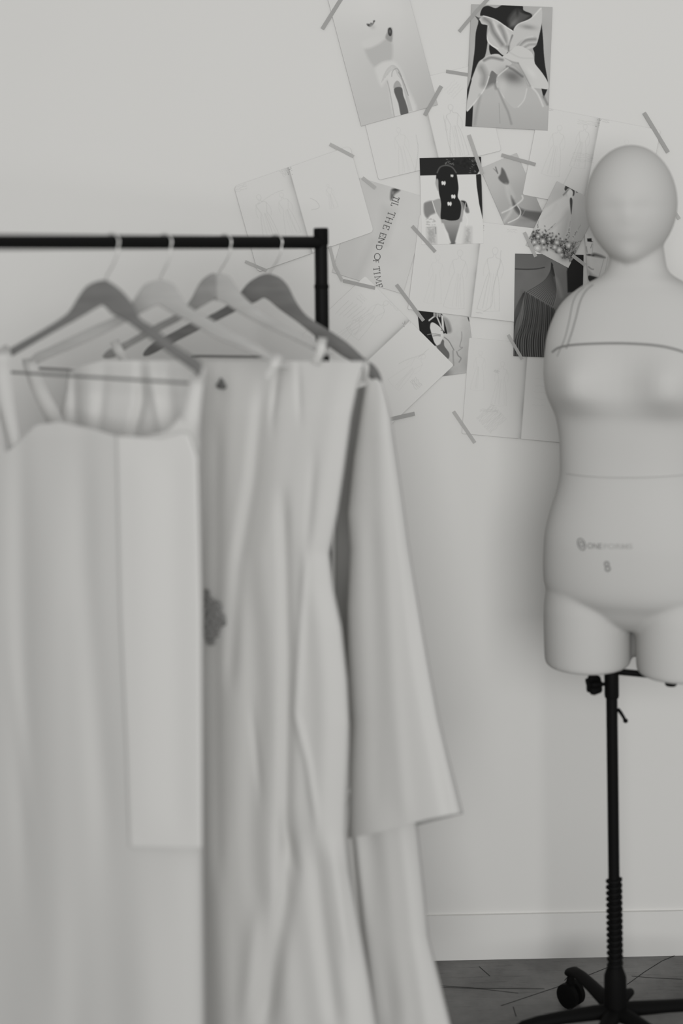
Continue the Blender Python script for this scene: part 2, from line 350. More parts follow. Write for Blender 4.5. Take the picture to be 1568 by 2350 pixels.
def pr_text(p):  # zoom origin (740,360) x6.03
    p.v[:] = 180; p.noise(200, 4, 5)
    p.fill([(1150, 450), (1500, 560), (1180, 1900), (900, 1850)], 186, 60); p.fill([(500, 280), (760, 360), (700, 900), (250, 1900), (60, 1700)], 174, 60)
    p.stroke([(700, 1180), (600, 1400), (470, 1700)], 60, 160, .5, 12); p.fill([(850, 700), (1000, 740), (860, 1200), (800, 1150)], 158, 14, .6)
    p.fill([(940, 560), (950, 470), (985, 440), (1050, 450), (1070, 470), (1000, 520), (980, 570), (950, 600)], 92, 3)
    p.soft(1010, 455, 40, 14, 50, .9); p.soft(975, 500, 16, 26, 130, .8)
    G_ = {'T': [[(.5, 0), (.5, 1)], [(0, 1), (1, 1)], [(.3, 0), (.7, 0)], [(0, 1), (0, .85)], [(1, 1), (1, .85)]],
          'I': [[(.5, 0), (.5, 1)], [(.2, 0), (.8, 0)], [(.2, 1), (.8, 1)]], 'L': [[(.15, 0), (.15, 1)], [(.15, 0), (.95, 0)], [(.95, 0), (.95, .2)], [(0, 1), (.4, 1)]],
          'H': [[(.1, 0), (.1, 1)], [(.9, 0), (.9, 1)], [(.1, .5), (.9, .5)], [(0, 0), (.25, 0)], [(0, 1), (.25, 1)], [(.75, 0), (1, 0)], [(.75, 1), (1, 1)]],
          'E': [[(.15, 0), (.15, 1)], [(.15, 0), (.95, 0)], [(.15, 1), (.9, 1)], [(.15, .52), (.7, .52)], [(.95, 0), (.95, .2)], [(.9, 1), (.9, .82)]],
          'N': [[(.1, 0), (.1, 1)], [(.1, 1), (.9, 0)], [(.9, 0), (.9, 1)], [(0, 0), (.25, 0)], [(.75, 1), (1, 1)]],
          'D': [[(.12, 0), (.12, 1)], [(.12, 1), (.55, 1), (.92, .75), (.95, .5), (.92, .25), (.55, 0), (.12, 0)]],
          'O': [[(.5, 0), (.15, .15), (.02, .5), (.15, .85), (.5, 1), (.85, .85), (.98, .5), (.85, .15), (.5, 0)]],
          'F': [[(.15, 0), (.15, 1)], [(.15, 1), (.9, 1)], [(.15, .52), (.7, .52)], [(0, 0), (.35, 0)]],
          'M': [[(.05, 0), (.15, 1)], [(.15, 1), (.5, .1)], [(.5, .1), (.85, 1)], [(.85, 1), (.95, 0)], [(-.05, 0), (.2, 0)], [(.8, 0), (1.1, 0)]]}
    #  letter, centre, reading direction angle (image, degrees), advance width, height
    for ch, x, y, an, w_, h_ in (('T', 1022, 575, 112, 40, 80), ('I', 1010, 615, 110, 34, 86), ('L', 998, 665, 108, 44, 92), ('T', 955, 795, 108, 62, 95), ('H', 922, 880, 108, 76, 88), ('E', 885, 975, 108, 60, 82),
                                 ('E', 838, 1085, 106, 62, 82), ('N', 815, 1160, 104, 74, 76), ('D', 785, 1252, 100, 70, 76), ('O', 760, 1382, 95, 92, 82), ('F', 742, 1450, 92, 40, 74),
                                 ('T', 752, 1552, 84, 56, 84), ('I', 757, 1610, 80, 36, 84), ('M', 775, 1695, 76, 92, 80), ('E', 790, 1785, 70, 48, 78)):
        a_ = math.radians(an); dx, dy = math.cos(a_), math.sin(a_); ux, uy = dy, -dx
        for st in G_[ch]:
            q = [(x+(i-.5)*w_*dx+(j-.5)*h_*ux, y+(i-.5)*w_*dy+(j-.5)*h_*uy) for i, j in st]
            p.stroke(q, 8 if abs(st[0][0]-st[-1][0]) < .02 or ch == 'N' else 5, 38, 1, .35, curve=len(st) > 4)
sheet('photo_print', [(826, 408), (988, 456), (925, 675), (762, 625)], .0062, pr_text, 180, .8, o=(740, 360), k=6.03,
      label='pale grey print with the curving words TIL THE END OF TIME', cat='print')
def nb_tilt(p):
    figure(p, 850, 730, 1.0, a=.24, seed=31, ang=.8); figure(p, 800, 760, .8, a=.2, seed=32, ang=.8)
    scrib(p, 955, 880, 24, 16, 5, .4, .9, 33); scrib(p, 830, 685, 20, 12, 3, .25, .8, 34); figure(p, 940, 850, .9, a=.14, seed=35, ang=.8)
    pen(p, [(915, 835), (935, 825), (975, 812)], .25); pen(p, [(960, 820), (985, 800)], .25); scrib(p, 905, 700, 30, 8, 3, .22, .8, 36)
    for i in range(6): pen(p, [(770+i*9, 720+i*3), (800+i*10, 690+i*4)], .2)
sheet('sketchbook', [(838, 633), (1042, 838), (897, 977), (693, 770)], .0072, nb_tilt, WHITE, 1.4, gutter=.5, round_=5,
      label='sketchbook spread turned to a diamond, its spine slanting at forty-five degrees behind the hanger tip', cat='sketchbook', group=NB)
# draped dress (top) print
def pr_drape(p):  # zoom origin (700,0) x3.92
    p.v[:] = 190; p.noise(300, 3, 7)
    q = p.q; p.v -= np.clip((q[:, 1]-100)/900, 0, 1)*17; p.v -= np.clip((q[:, 0]-850)/300, 0, 1)*7
    p.fill([(535, 440), (600, 410), (700, 350), (780, 375), (780, 540), (700, 560), (620, 600)], 164, 4, .9); p.fill([(510, 380), (620, 330), (720, 345), (640, 410), (540, 440)], 186, 4)
    p.fill([(725, 345), (740, 290), (750, 255), (785, 260), (782, 375)], 140, 2); p.fill([(748, 300), (750, 260), (770, 252), (783, 280), (778, 320), (760, 325)], 58, 1)
    p.soft(765, 285, 7, 18, 120, .8)
    p.fill([(555, 215), (600, 215), (622, 185), (630, 195), (600, 240), (570, 240)], 110, 1); p.soft(572, 228, 10, 8, 50, .8); p.soft(595, 212, 8, 6, 60, .8); p.soft(620, 192, 8, 6, 60, .8); p.soft(610, 245, 24, 20, 168, .8)
    p.fill([(640, 600), (780, 545), (860, 620), (920, 780), (1005, 1005), (810, 1060), (760, 820), (740, 720), (690, 780), (650, 700)], 188, 4)
    for i, x in enumerate((0, 18, 40, 64)):
        p.stroke([(690+x*.8, 740-x), (730+x*.6, 640), (790+x*.3, 590+x*.5), (850-x*.2, 640+x*.6), (890+x*.2-10, 760), (960+x*.4-20, 1000)], 6, 152, .55, .8)
    p.stroke([(740, 730), (765, 830), (805, 1060)], 6, 140, .8); p.stroke([(840, 650), (880, 720), (930, 860)], 6, 120, .8)
    p.stroke([(780, 690), (790, 640), (830, 620), (870, 690)], 6, 130, .7)
    p.fill([(802, 800), (800, 760), (825, 728), (850, 740), (865, 785)], 150, 1); p.fill([(800, 805), (868, 788), (885, 860), (910, 930), (930, 1025), (868, 1045), (840, 930)], 88, 1)
sheet('photo_print', [(724, -110), (898, -158), (1005, 241), (829, 290)], .0092, pr_drape, 190, 1.1, o=(700, 0), k=3.92,
      label='large pale tilted print of a figure in a draped slit gown, at the very top', cat='print')
# satin bow print
def pr_bow(p):   # zoom origin (1000,0) x3.92
    q = p.q; p.v[:] = 158; p.v -= np.clip((320-q[:, 0])/60, 0, 1)*16; p.noise(120, 4, 2)
    D = 34
    p.fill([(400, 140), (420, 75), (470, 54), (540, 75), (610, 46), (770, 50), (790, 95), (860, 130), (850, 175), (700, 285), (640, 250), (560, 195), (440, 145)], D)
    p.fill([(650, 190), (720, 90), (800, 120), (850, 140), (790, 200), (720, 250)], 74, 5); p.soft(700, 210, 60, 22, 110, .7, -.8); p.soft(815, 120, 45, 10, 30, .9, .3); p.soft(735, 110, 14, 36, 40, .7)
    p.fill([(390, 160), (470, 215), (468, 360), (442, 510), (385, 560), (335, 680), (312, 730), (328, 620), (350, 450), (360, 300), (382, 210)], D)
    p.fill([(485, 400), (560, 440), (650, 470), (610, 510), (500, 500)], D)
    p.fill([(945, 170), (965, 350), (972, 480), (985, 600), (1008, 745), (960, 670), (893, 575), (888, 480), (875, 435), (905, 400), (925, 300)], D)
    p.fill([(318, 700), (283, 810), (282, 900), (330, 760)], D, curve=False)
    p.fill([(335, 930), (480, 740), (560, 680), (700, 600), (830, 780), (880, 790), (960, 900), (1010, 900), (1000, 1180), (300, 1180)], lambda q: 166-np.clip((q[:, 1]-900)/300, 0, 1)*10, curve=False)
    p.fill([(270, 1000), (338, 925), (326, 1145), (260, 1145)], D, curve=False); p.fill([(950, 795), (1008, 795), (985, 850), (970, 885)], D, curve=False)
    p.stroke([(970, 870), (1005, 940)], 22, 120, .8, 2)
    p.fill([(480, 660), (520, 620), (560, 690), (545, 800), (520, 760), (440, 790)], 100, 5, .9)
    # upper left lobe
    p.fill([(352, 143), (400, 165), (430, 143), (500, 162), (560, 190), (640, 245), (697, 282), (735, 350), (740, 400), (655, 465), (610, 500), (545, 445), (490, 405), (462, 360), (472, 240), (415, 218), (395, 185)], 176)
    p.fill([(352, 143), (395, 165), (385, 190)], 70, curve=False)
    p.stroke([(440, 170), (490, 210), (520, 290), (600, 400)], 34, 104, .8, 5); p.stroke([(580, 240), (610, 300), (640, 420)], 34, 118, .8, 5); p.stroke([(655, 460), (660, 400), (690, 320)], 10, 90, .9, 2)
    p.stroke([(620, 240), (660, 330), (655, 400)], 14, 190, .7, 3); p.stroke([(520, 200), (570, 300), (630, 400)], 14, 196, .8, 3); p.stroke([(470, 240), (464, 350), (500, 405), (560, 440)], 9, 205, .9, 1.2)
    p.stroke([(430, 146), (500, 165), (560, 192), (640, 248), (696, 284)], 8, 205, .9, 1.2)
    # upper right lobe
    p.fill([(698, 300), (705, 260), (745, 215), (850, 170), (890, 125), (950, 70), (955, 190), (940, 280), (905, 405), (850, 440), (790, 440), (740, 420), (715, 360)], 176)
    p.soft(830, 245, 70, 22, 128, .8, .15); p.stroke([(750, 410), (810, 365), (895, 355)], 20, 108, .85, 4); p.stroke([(790, 435), (840, 405), (900, 400)], 12, 120, .8, 3)
    p.stroke([(705, 265), (745, 218), (850, 172), (948, 76)], 8, 200, .8, 1.2); p.stroke([(742, 418), (800, 350), (870, 330)], 8, 196, .6, 2)
    # knot and right tail
    p.fill([(600, 512), (660, 470), (740, 412), (860, 470), (888, 560), (900, 585), (960, 660), (1008, 740), (1012, 800), (960, 800), (850, 780), (800, 700), (740, 585), (690, 570), (640, 545)], 183)
    p.stroke([(620, 530), (690, 560), (740, 570)], 12, 125, .8, 2); p.stroke([(740, 570), (790, 660), (850, 775)], 8, 120, .8, 2); p.soft(860, 660, 60, 30, 196, .6, .8); p.stroke([(660, 470), (760, 520), (880, 525)], 8, 165, .7, 2)
    # left tail
    p.fill([(430, 525), (490, 495), (560, 487), (610, 520), (685, 572), (620, 615), (590, 660), (555, 672), (505, 637), (482, 690), (445, 790), (370, 900), (280, 1005), (290, 880), (320, 740), (375, 590)], 178)
    p.stroke([(435, 545), (500, 520), (600, 540)], 20, 108, .85, 3); p.stroke([(410, 610), (440, 680), (430, 760)], 46, 118, .8, 8); p.stroke([(480, 690), (445, 790), (370, 900), (285, 1000)], 9, 206, .8, 1.2)
    # centre lobe
    p.fill([(545, 730), (560, 680), (650, 605), (700, 595), (770, 660), (805, 720), (820, 800), (795, 900), (740, 965), (690, 965), (615, 880), (565, 800)], 170)
    p.soft(690, 690, 100, 60, 98, .9, .3); p.soft(600, 780, 40, 70, 182, .6); p.stroke([(640, 600), (700, 630), (780, 690)], 12, 80, .8, 3)
    p.stroke([(550, 735), (545, 760), (565, 800), (615, 880)], 8, 200, .6, 1.5); p.stroke([(820, 800), (795, 900), (740, 965)], 8, 198, .7, 1.5); p.stroke([(650, 610), (600, 650), (560, 685)], 10, 200, .8, 1.5)
    p.stroke([(870, 790), (920, 850), (965, 955)], 14, 196, .8, 2); p.stroke([(560, 800), (600, 900), (650, 1010), (680, 1115)], 12, 116, .7, 3)
    p.stroke([(570, 930), (578, 1110)], 4, 125, .7, 1); p.stroke([(400, 860), (370, 1000), (350, 1120)], 18, 128, .6, 4)
sheet('photo_print', [(1082, 10), (1268, 17), (1257, 300), (1068, 290)], .0088, pr_bow, 158, 1.0, o=(1000, 0), k=3.92,
      label='large print of a satin gown tied in a huge bow across the back', cat='print')
def pr_arm(p):   # zoom origin (900,330) x4.356
    q = p.q; p.v = 172-np.clip((q[:, 0]+q[:, 1]-1300)/900, 0, 1)*32; p.noise(150, 3, 9)
    p.fill([(1062, 340), (1085, 300), (1095, 240), (1125, 270), (1150, 330), (1168, 385), (1145, 410), (1090, 380)], 92, 2); p.fill([(1012, 248), (1050, 275), (1045, 285)], 110, 1.5, curve=False)
    p.stroke([(1035, 235), (1055, 295)], 12, 105, .9, 1); p.stroke([(1140, 410), (1155, 500), (1190, 590)], 26, 182, .6, 4)
    p.fill([(1190, 520), (1250, 620), (1340, 665), (1500, 690), (1460, 760), (1410, 775), (1290, 725), (1220, 650)], 88, 3)
    p.fill([(1290, 725), (1410, 775), (1290, 835), (1190, 830)], 138, 4); p.soft(1340, 760, 80, 24, 120, .5)
    p.stroke([(1100, 690), (1200, 640), (1300, 560), (1300, 520)], 14, 196, .8, 1.5); p.stroke([(1255, 620), (1285, 680), (1260, 740), (1160, 790)], 10, 200, .9, 1.2)
    p.stroke([(1330, 660), (1300, 715), (1270, 730)], 6, 150, .7, 1); p.stroke([(1100, 800), (1180, 690), (1190, 640)], 20, 188, .7, 4); p.stroke([(1170, 430), (1210, 530)], 20, 188, .5, 6)
sheet('photo_print', [(1102, 387), (1186, 351), (1262, 526), (1178, 562)], .0064, pr_arm, 168, 1.0, o=(900, 330), k=4.356,
      label='tilted grey print of a raised arm and hand with white ribbons', cat='print')
def nb_mid(p):
    figure(p, 1050, 640, 1.2, a=.22, seed=41, ang=.1); figure(p, 1130, 640, 1.3, a=.3, seed=42, ang=.1); figure(p, 1000, 640, 1.0, a=.12, seed=43, ang=.1)
    scrib(p, 1175, 530, 22, 4, 2, .3, .1, 44); pen(p, [(1150, 575), (1146, 610), (1132, 660), (1128, 700), (1110, 715)], .3); scrib(p, 1100, 719, 14, 1, 1, .5, .1, 45)
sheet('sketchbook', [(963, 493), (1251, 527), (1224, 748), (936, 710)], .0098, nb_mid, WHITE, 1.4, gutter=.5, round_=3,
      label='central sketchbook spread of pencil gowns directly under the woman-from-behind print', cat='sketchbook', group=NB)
def pr_back(p):  # zoom origin (900,330) x4.356
    q = p.q; p.v[:] = 196
    p.fill([(270, 140), (890, 120), (890, 240), (850, 305), (280, 318)], 34, curve=False); p.noise(22, 9, 3, (p.sd([(530, 150), (860, 130), (880, 300), (600, 190)]) < 0)*1.0)
    for i in range(26):
        r = random.Random(i); p.soft(r.uniform(520, 620), r.uniform(150, 215), 5, 4, 130, .7)
        p.soft(r.uniform(770, 850), r.uniform(140, 290), 7, 4, 110, .7, .6)
    p.fill([(838, 310), (888, 300), (895, 420), (905, 750), (870, 600), (845, 420)], 34, curve=False)
    p.fill([(318, 620), (330, 590), (400, 572), (480, 550), (560, 600), (700, 570), (760, 640), (768, 690), (720, 650), (690, 760), (560, 800), (490, 760), (440, 690), (390, 710), (350, 740), (325, 700)], 146, 1.5)
    p.fill([(318, 620), (335, 588), (400, 574), (415, 640), (430, 690), (380, 712), (352, 742), (322, 700)], 120, 3)
    p.fill([(690, 575), (730, 575), (750, 610), (768, 685), (730, 680)], 110, 2); p.fill([(690, 572), (735, 580), (750, 625), (735, 625), (715, 590)], 40, 1)
    p.fill([(490, 760), (560, 770), (690, 740), (690, 800), (655, 900), (630, 998), (578, 1000), (560, 900), (520, 840)], lambda q: 140-np.clip((q[:, 1]-800)/200, 0, 1)*48, 2)
    p.fill([(440, 370), (445, 290), (480, 230), (540, 214), (600, 232), (638, 280), (655, 370), (663, 450), (655, 530), (680, 580), (690, 650), (668, 750), (590, 768), (520, 755), (485, 740), (490, 600), (470, 500), (458, 420)], 30, 1)
    p.stroke([(450, 290), (480, 235), (540, 217), (600, 236), (640, 290)], 10, 120, .7, 1.5); p.fill([(432, 390), (445, 350), (462, 370), (460, 470), (445, 440)], 150, 1.5)
    for x, y in ((597, 322), (512, 395), (610, 530), (572, 602)): 
        s_ = 13 if y < 350 else 20
        p.fill([(x-s_, y-s_*.7), (x-s_*.2, y-s_*1.1), (x+s_*.2, y-s_*.7), (x+s_*.8, y-s_*1.2), (x+s_*1.2, y), (x+s_*.6, y+s_*1.1), (x, y+s_*.6), (x-s_*.7, y+s_*.9)], 200, 1)
    p.stroke([(402, 575), (438, 690)], 8, 205, 1, 1, curve=False); p.stroke([(735, 590), (725, 690), (755, 760), (740, 830)], 7, 205, .9, 1)
    p.fill([(350, 840), (435, 835), (440, 1000), (355, 1005)], 156, 5, .9); p.fill([(740, 840), (785, 840), (785, 1000), (715, 1000)], 156, 7, .9); p.noise(14, 10, 4, ((p.sd([(350, 840), (435, 835), (440, 1000), (355, 1005)]) < 0) | (p.sd([(740, 840), (785, 840), (785, 1000), (715, 1000)]) < 0))*1.0)
    for i in range(22):
        r = random.Random(i+90); p.soft(r.uniform(335, 430), r.uniform(740, 820), 9, 5, 150, .6); p.soft(505+(i*3.5), 800+i*9, 10, 9, 200, .9); p.soft(690-i*2.5, 790+i*9, 9, 9, 200, .9)
    p.stroke([(435, 835), (438, 900)], 5, 80, .7); p.stroke([(350, 838), (430, 830)], 4, 120, .6)
sheet('photo_print', [(963, 363), (1104, 360), (1110, 559), (968, 562)], .0106, pr_back, 196, .9, o=(900, 330), k=4.356,
      label='print of a dark long-haired woman from behind with white petals in her hair', cat='print')
def pr_pleat(p): # zoom origin (1140,560) x5.227
    q = p.q; p.v[:] = 98; p.v -= np.clip((q[:, 1]-900)/500, 0, 1)*16; p.noise(90, 4, 6)
    p.fill([(840, 330), (880, 120), (1060, 120), (1060, 560), (850, 580)], 30, 2, curve=False)
    p.fill([(215, 300), (480, 300), (600, 260), (680, 100), (200, 100)], 88, 6, .7, curve=False); p.stroke([(215, 298), (350, 303), (480, 298), (570, 280)], 10, 38, .9, 1)
    p.fill([(300, 560), (700, 780), (640, 1400), (200, 1400), (240, 900)], 84, 6, .8, curve=False)
    for i in range(19):
        x0 = 335+i*20; y0 = 575+i*12; x1 = 215+i*27
        p.stroke([(x0, y0), (x0-15*(1-i/19), 900), (x1+10, 1150), (x1+20, 1380)], 9+(i % 3)*4, 26, .85, 1.4); p.stroke([(x0+9, y0+4), (x1+24, 1150), (x1+32, 1380)], 6, 128, .55, 1.4)
    for i in range(8): p.stroke([(330-i*2, 590), (270-i*8, 820), (225-i*5, 900+i*40)], 5, 36, .5, 1.2)
    for i in range(15):
        t = i/14; p.stroke([(655+t*15, 225+t*30), (640+t*60, 330+t*80), (560+t*150, 450+t*130), (370+t*300, 570+t*170)], 6, 34, .75, 1.1)
        p.stroke([(660+t*15, 235+t*30), (650+t*60, 340+t*80), (570+t*150, 460+t*130), (380+t*300, 580+t*170)], 4, 125, .5, 1)
    p.fill([(690, 400), (740, 430), (790, 620), (760, 640), (740, 560)], 122, 4, .7)
sheet('photo_print', [(1182, 582), (1339, 585), (1334, 823), (1178, 817)], .0126, pr_pleat, 98, .9, o=(1140, 560), k=5.227,
      label='dark grey print of pleated draped fabric beside the shoulder of the dress form', cat='print')
def pr_side(p):  # zoom origin (1160,400) x6.03
    p.v[:] = 190; p.noise(60, 3, 8)
    p.stroke([(1085, 880), (1110, 1050), (1150, 1300), (1200, 1480)], 26, 160, .6, 5); p.fill([(1130, 890), (1190, 885), (1195, 925), (1215, 938), (1135, 930)], 40, 1, curve=False)
    p.fill([(1120, 1110), (1180, 1120), (1220, 1090), (1300, 1110), (1375, 1145), (1360, 1158), (1220, 1135)], 96, 3); p.soft(1160, 1115, 30, 12, 40, .9); p.soft(1215, 1125, 20, 10, 50, .8)
    p.stroke([(1200, 960), (1180, 1020)], 5, 60, .8); p.stroke([(1120, 1000), (1130, 1080)], 8, 90, .7); p.stroke([(1200, 1100), (1212, 960)], 4, 120, .6); p.stroke([(1150, 1280), (1190, 1310), (1215, 1315)], 10, 90, .7, 2)
    p.fill([(1145, 1330), (1200, 1385), (1290, 1435), (1150, 1440)], 130, 4, .8); p.fill([(1128, 1420), (1160, 1400), (1290, 1432), (1280, 1460), (1170, 1495)], 44, 1.5, curve=False)
    p.stroke([(1365, 1160), (1330, 1290), (1290, 1430)], 6, 150, .8, 1); p.stroke([(1160, 700), (1160, 830)], 20, 170, .5, 6); p.soft(1280, 1240, 40, 70, 196, .5)
sheet('photo_print', [(1338, 500), (1412, 512), (1378, 668), (1352, 662)], .0070, pr_side, 190, .9, o=(1160, 400), k=6.03,
      label='pale print with small dark marks squeezed against the neck of the dress form', cat='print')
def pr_flow(p):  # zoom origin (1160,400) x6.03
    q = p.q; p.v = 172-np.clip((q[:, 1]-500)/500, 0, 1)*22+np.clip((500-q[:, 0])/150, 0, 1)*18; p.noise(120, 3, 11)
    p.fill([(1130, 800), (1150, 560), (1300, 300), (1400, 500), (1200, 900)], 160, 40, .4)
    p.fill([(780, 320), (840, 300), (930, 320), (890, 380), (900, 550), (870, 850), (700, 900), (420, 880), (440, 640), (520, 500), (620, 420)], lambda q: 188-np.clip((q[:, 1]-500)/400, 0, 1)*6, 3)
    p.fill([(860, 520), (905, 540), (875, 880), (740, 880), (800, 650)], 150, 12, .8); p.stroke([(860, 520), (790, 620), (650, 740), (560, 820)], 14, 162, .6, 4); p.stroke([(700, 420), (640, 520), (520, 620)], 16, 178, .6, 5)
    p.fill([(850, 250), (890, 215), (935, 235), (925, 310), (870, 320)], 192, 2)
    p.fill([(840, 150), (880, 165), (900, 190), (860, 200), (830, 230), (815, 200)], 62, 1); p.fill([(800, 300), (790, 285), (850, 220), (880, 205), (840, 260)], 118, 1.5, curve=False)
    p.fill([(890, 190), (930, 190), (955, 230), (948, 290), (928, 300), (930, 240)], 72, 1); p.fill([(890, 340), (910, 325), (925, 370), (918, 480), (908, 555), (892, 420)], 66, 1)
    p.stroke([(950, 205), (985, 240)], 6, 170); p.soft(988, 246, 12, 9, 50, 1)
    p.fill([(330, 1000), (560, 1030), (720, 1090), (860, 1180), (960, 1110), (870, 1320), (420, 1120), (260, 1040)], 178, 4, .9)
    r = random.Random(7)
    band = catmull([(330, 880), (400, 820), (500, 850), (600, 880), (700, 930), (800, 1000), (880, 1080), (940, 1050)], False, 8)
    for i in range(420):     # dark foliage
        b_ = band[r.randrange(len(band))]; x = b_[0]+r.gauss(0, 45); y = b_[1]+r.gauss(25, 48)
        p.soft(x, y, r.uniform(9, 22), r.uniform(7, 15), r.choice((38, 50, 66, 100)), .9, r.uniform(0, 3))
    for i in range(170):
        b_ = band[r.randrange(len(band))]; x = b_[0]+r.gauss(0, 50); y = b_[1]+r.gauss(0, 50)
        p.soft(x, y, r.uniform(4, 9), r.uniform(4, 8), r.choice((150, 170, 190)), .8, r.uniform(0, 3))
    for x, y, s_ in ((440, 1020, 56), (740, 1045, 46), (875, 985, 44), (785, 900, 24), (515, 925, 38), (710, 945, 38), (605, 895, 22), (775, 1115, 26), (530, 1015, 26), (630, 840, 24), (495, 830, 26), (450, 860, 30), (680, 1010, 34), (400, 940, 34)):
        p.soft(x+4, y+6, s_*1.05, s_*1.05, 70, .8); p.fill([(x+s_*.8*math.cos(k), y+s_*.8*math.sin(k)) for k in np.linspace(0, 6.28, 9)[:-1]], 190, 3)
        for k in range(7): p.soft(x+s_*.45*math.cos(k), y+s_*.45*math.sin(k), s_*.10, s_*.22, 145, .6, k)
    for a_, b_ in (((870, 880), (895, 650)), ((850, 850), (880, 760)), ((560, 800), (690, 680)), ((440, 780), (455, 640)), ((940, 960), (1100, 900)), ((930, 880), (1040, 700)), ((900, 1000), (1010, 960))):
        p.stroke([a_, b_], 4, 110, .7, .6)
        for k in range(9):
            t = k/9*.7; p.soft(a_[0]+(b_[0]-a_[0])*t+r.uniform(-9, 9), a_[1]+(b_[1]-a_[1])*t, 7, 5, r.choice((70, 190, 120)), .8, 1)
    for i in range(30): x = r.uniform(900, 1000); p.stroke([(840+r.uniform(-30, 60), 1120), (x, r.uniform(920, 1040))], 3, r.choice((60, 90, 180)), .6, .5)
    p.soft(820, 1170, 70, 40, 90, .4)
sheet('photo_print', [(1278, 416), (1376, 468), (1304, 615), (1206, 563)], .0140, pr_flow, 172, .85, o=(1160, 400), k=6.03,
      label='tilted print of a bride in a full white dress behind a bank of flowers', cat='print')
# tape strips
TAPES = [([(787, -8), (740, 67)], 9, 'tape', 'grey-beige tape strip near the top, left of the draped-gown print', .0100),
 ([(1013, 198), (975, 265)], 9, 'tape', 'tape strip across the lower right corner of the draped-gown print', .0106),
 ([(1122, -4), (1092, 28), (1068, 56), (1054, 73)], 8, 'tape', 'bent tape strip over the upper left corner of the bow print', .0100),
 ([(1024, 164), (1074, 172)], 8, 'tape', 'short level tape strip touching the left side of the bow print', .0064),
 ([(757, 331), (812, 360)], 8, 'tapel', 'faint tape strip above the leftmost sketchbook', .0110),
 ([(1151, 356), (1229, 378)], 8, 'tape', 'tape strip across the top corner of the raised-arm print', .0120),
 ([(1478, 259), (1533, 350)], 9, 'tape', 'long tape strip right of the head of the dress form', .0094),
 ([(1528, 458), (1559, 503)], 8, 'tapel', 'tape end peeping out right of the cheek of the dress form', .0094),
 ([(946, 519), (999, 578)], 8, 'tape', 'tape strip at the lower left corner of the woman-from-behind print', .0122),
 ([(788, 644), (861, 661)], 8, 'tape', 'tape strip under the last word of the lettered print', .0112),
 ([(910, 653), (972, 736)], 8, 'tape', 'long slanting tape strip running into the moth-like bow print', .0114),
 ([(1076, 310), (1107, 400)], 9, 'tapel', 'pale tape strip over the upper right corner of the woman-from-behind print', .0122),
 ([(1203, 533), (1229, 589)], 8, 'tapel', 'pale tape strip over the left end of the flowers', .0156),
 ([(1313, 586), (1342, 608)], 8, 'tapel', 'pale tape strip over the upper right corner of the pleated-fabric print', .0146),
 ([(1166, 768), (1198, 824)], 7, 'tapel', 'pale tape strip over the lower left corner of the pleated-fabric print', .0142),
 ([(890, 963), (952, 949)], 9, 'tape', 'tape strip at the foot of the diamond-turned sketchbook, beside the jacket', .0094),
 ([(1041, 944), (1090, 1016)], 8, 'tapel', 'faint tape strip at the lower left corner of the lowest sketchbook', .0068),
 ([(563, 600), (612, 621)], 7, 'tapel', 'faint tape strip just above the rightmost hanger', .0112),
 ([(757, 565), (768, 610), (786, 645)], 7, 'tapel', 'faint bent tape strip along the left edge of the lettered print, beside the rack post', .0112),
 ([(832, 408), (862, 432)], 8, 'tapel', 'short faint tape piece at the upper left corner of the lettered print', .0110)]
for pts, w, m, lab, dep in TAPES:
    dep = .0020+(dep-.0052)*.32
    v = []; f = []
    P_ = [np.array(p, float) for p in pts]
    for i, p in enumerate(P_):
        a = P_[max(0, i-1)]; c = P_[min(len(P_)-1, i+1)]; t = (c-a)/np.hypot(*(c-a)); n = np.array((-t[1], t[0]))*w/2
        for s_ in (-1, 1):
            q = p+n*s_
            for dd in (0, .00015): w_ = Py(q[0], q[1]); v.append(Vector((w_.x, -dep-dd, w_.z)))
    for i in range(len(P_)-1):
        a = i*4; b_ = a+4; f += [[a+1, b_+1, b_+3, a+3], [a, a+2, b_+2, b_], [a, b_, b_+1, a+1], [a+2, a+3, b_+3, b_+2]]
    f += [[0, 1, 3, 2], [len(v)-4, len(v)-2, len(v)-1, len(v)-3]]
    tag(mesh_obj('tape_strip', v, f, M[m], smooth=False), lab, 'tape', 'tape strips holding the wall collage')

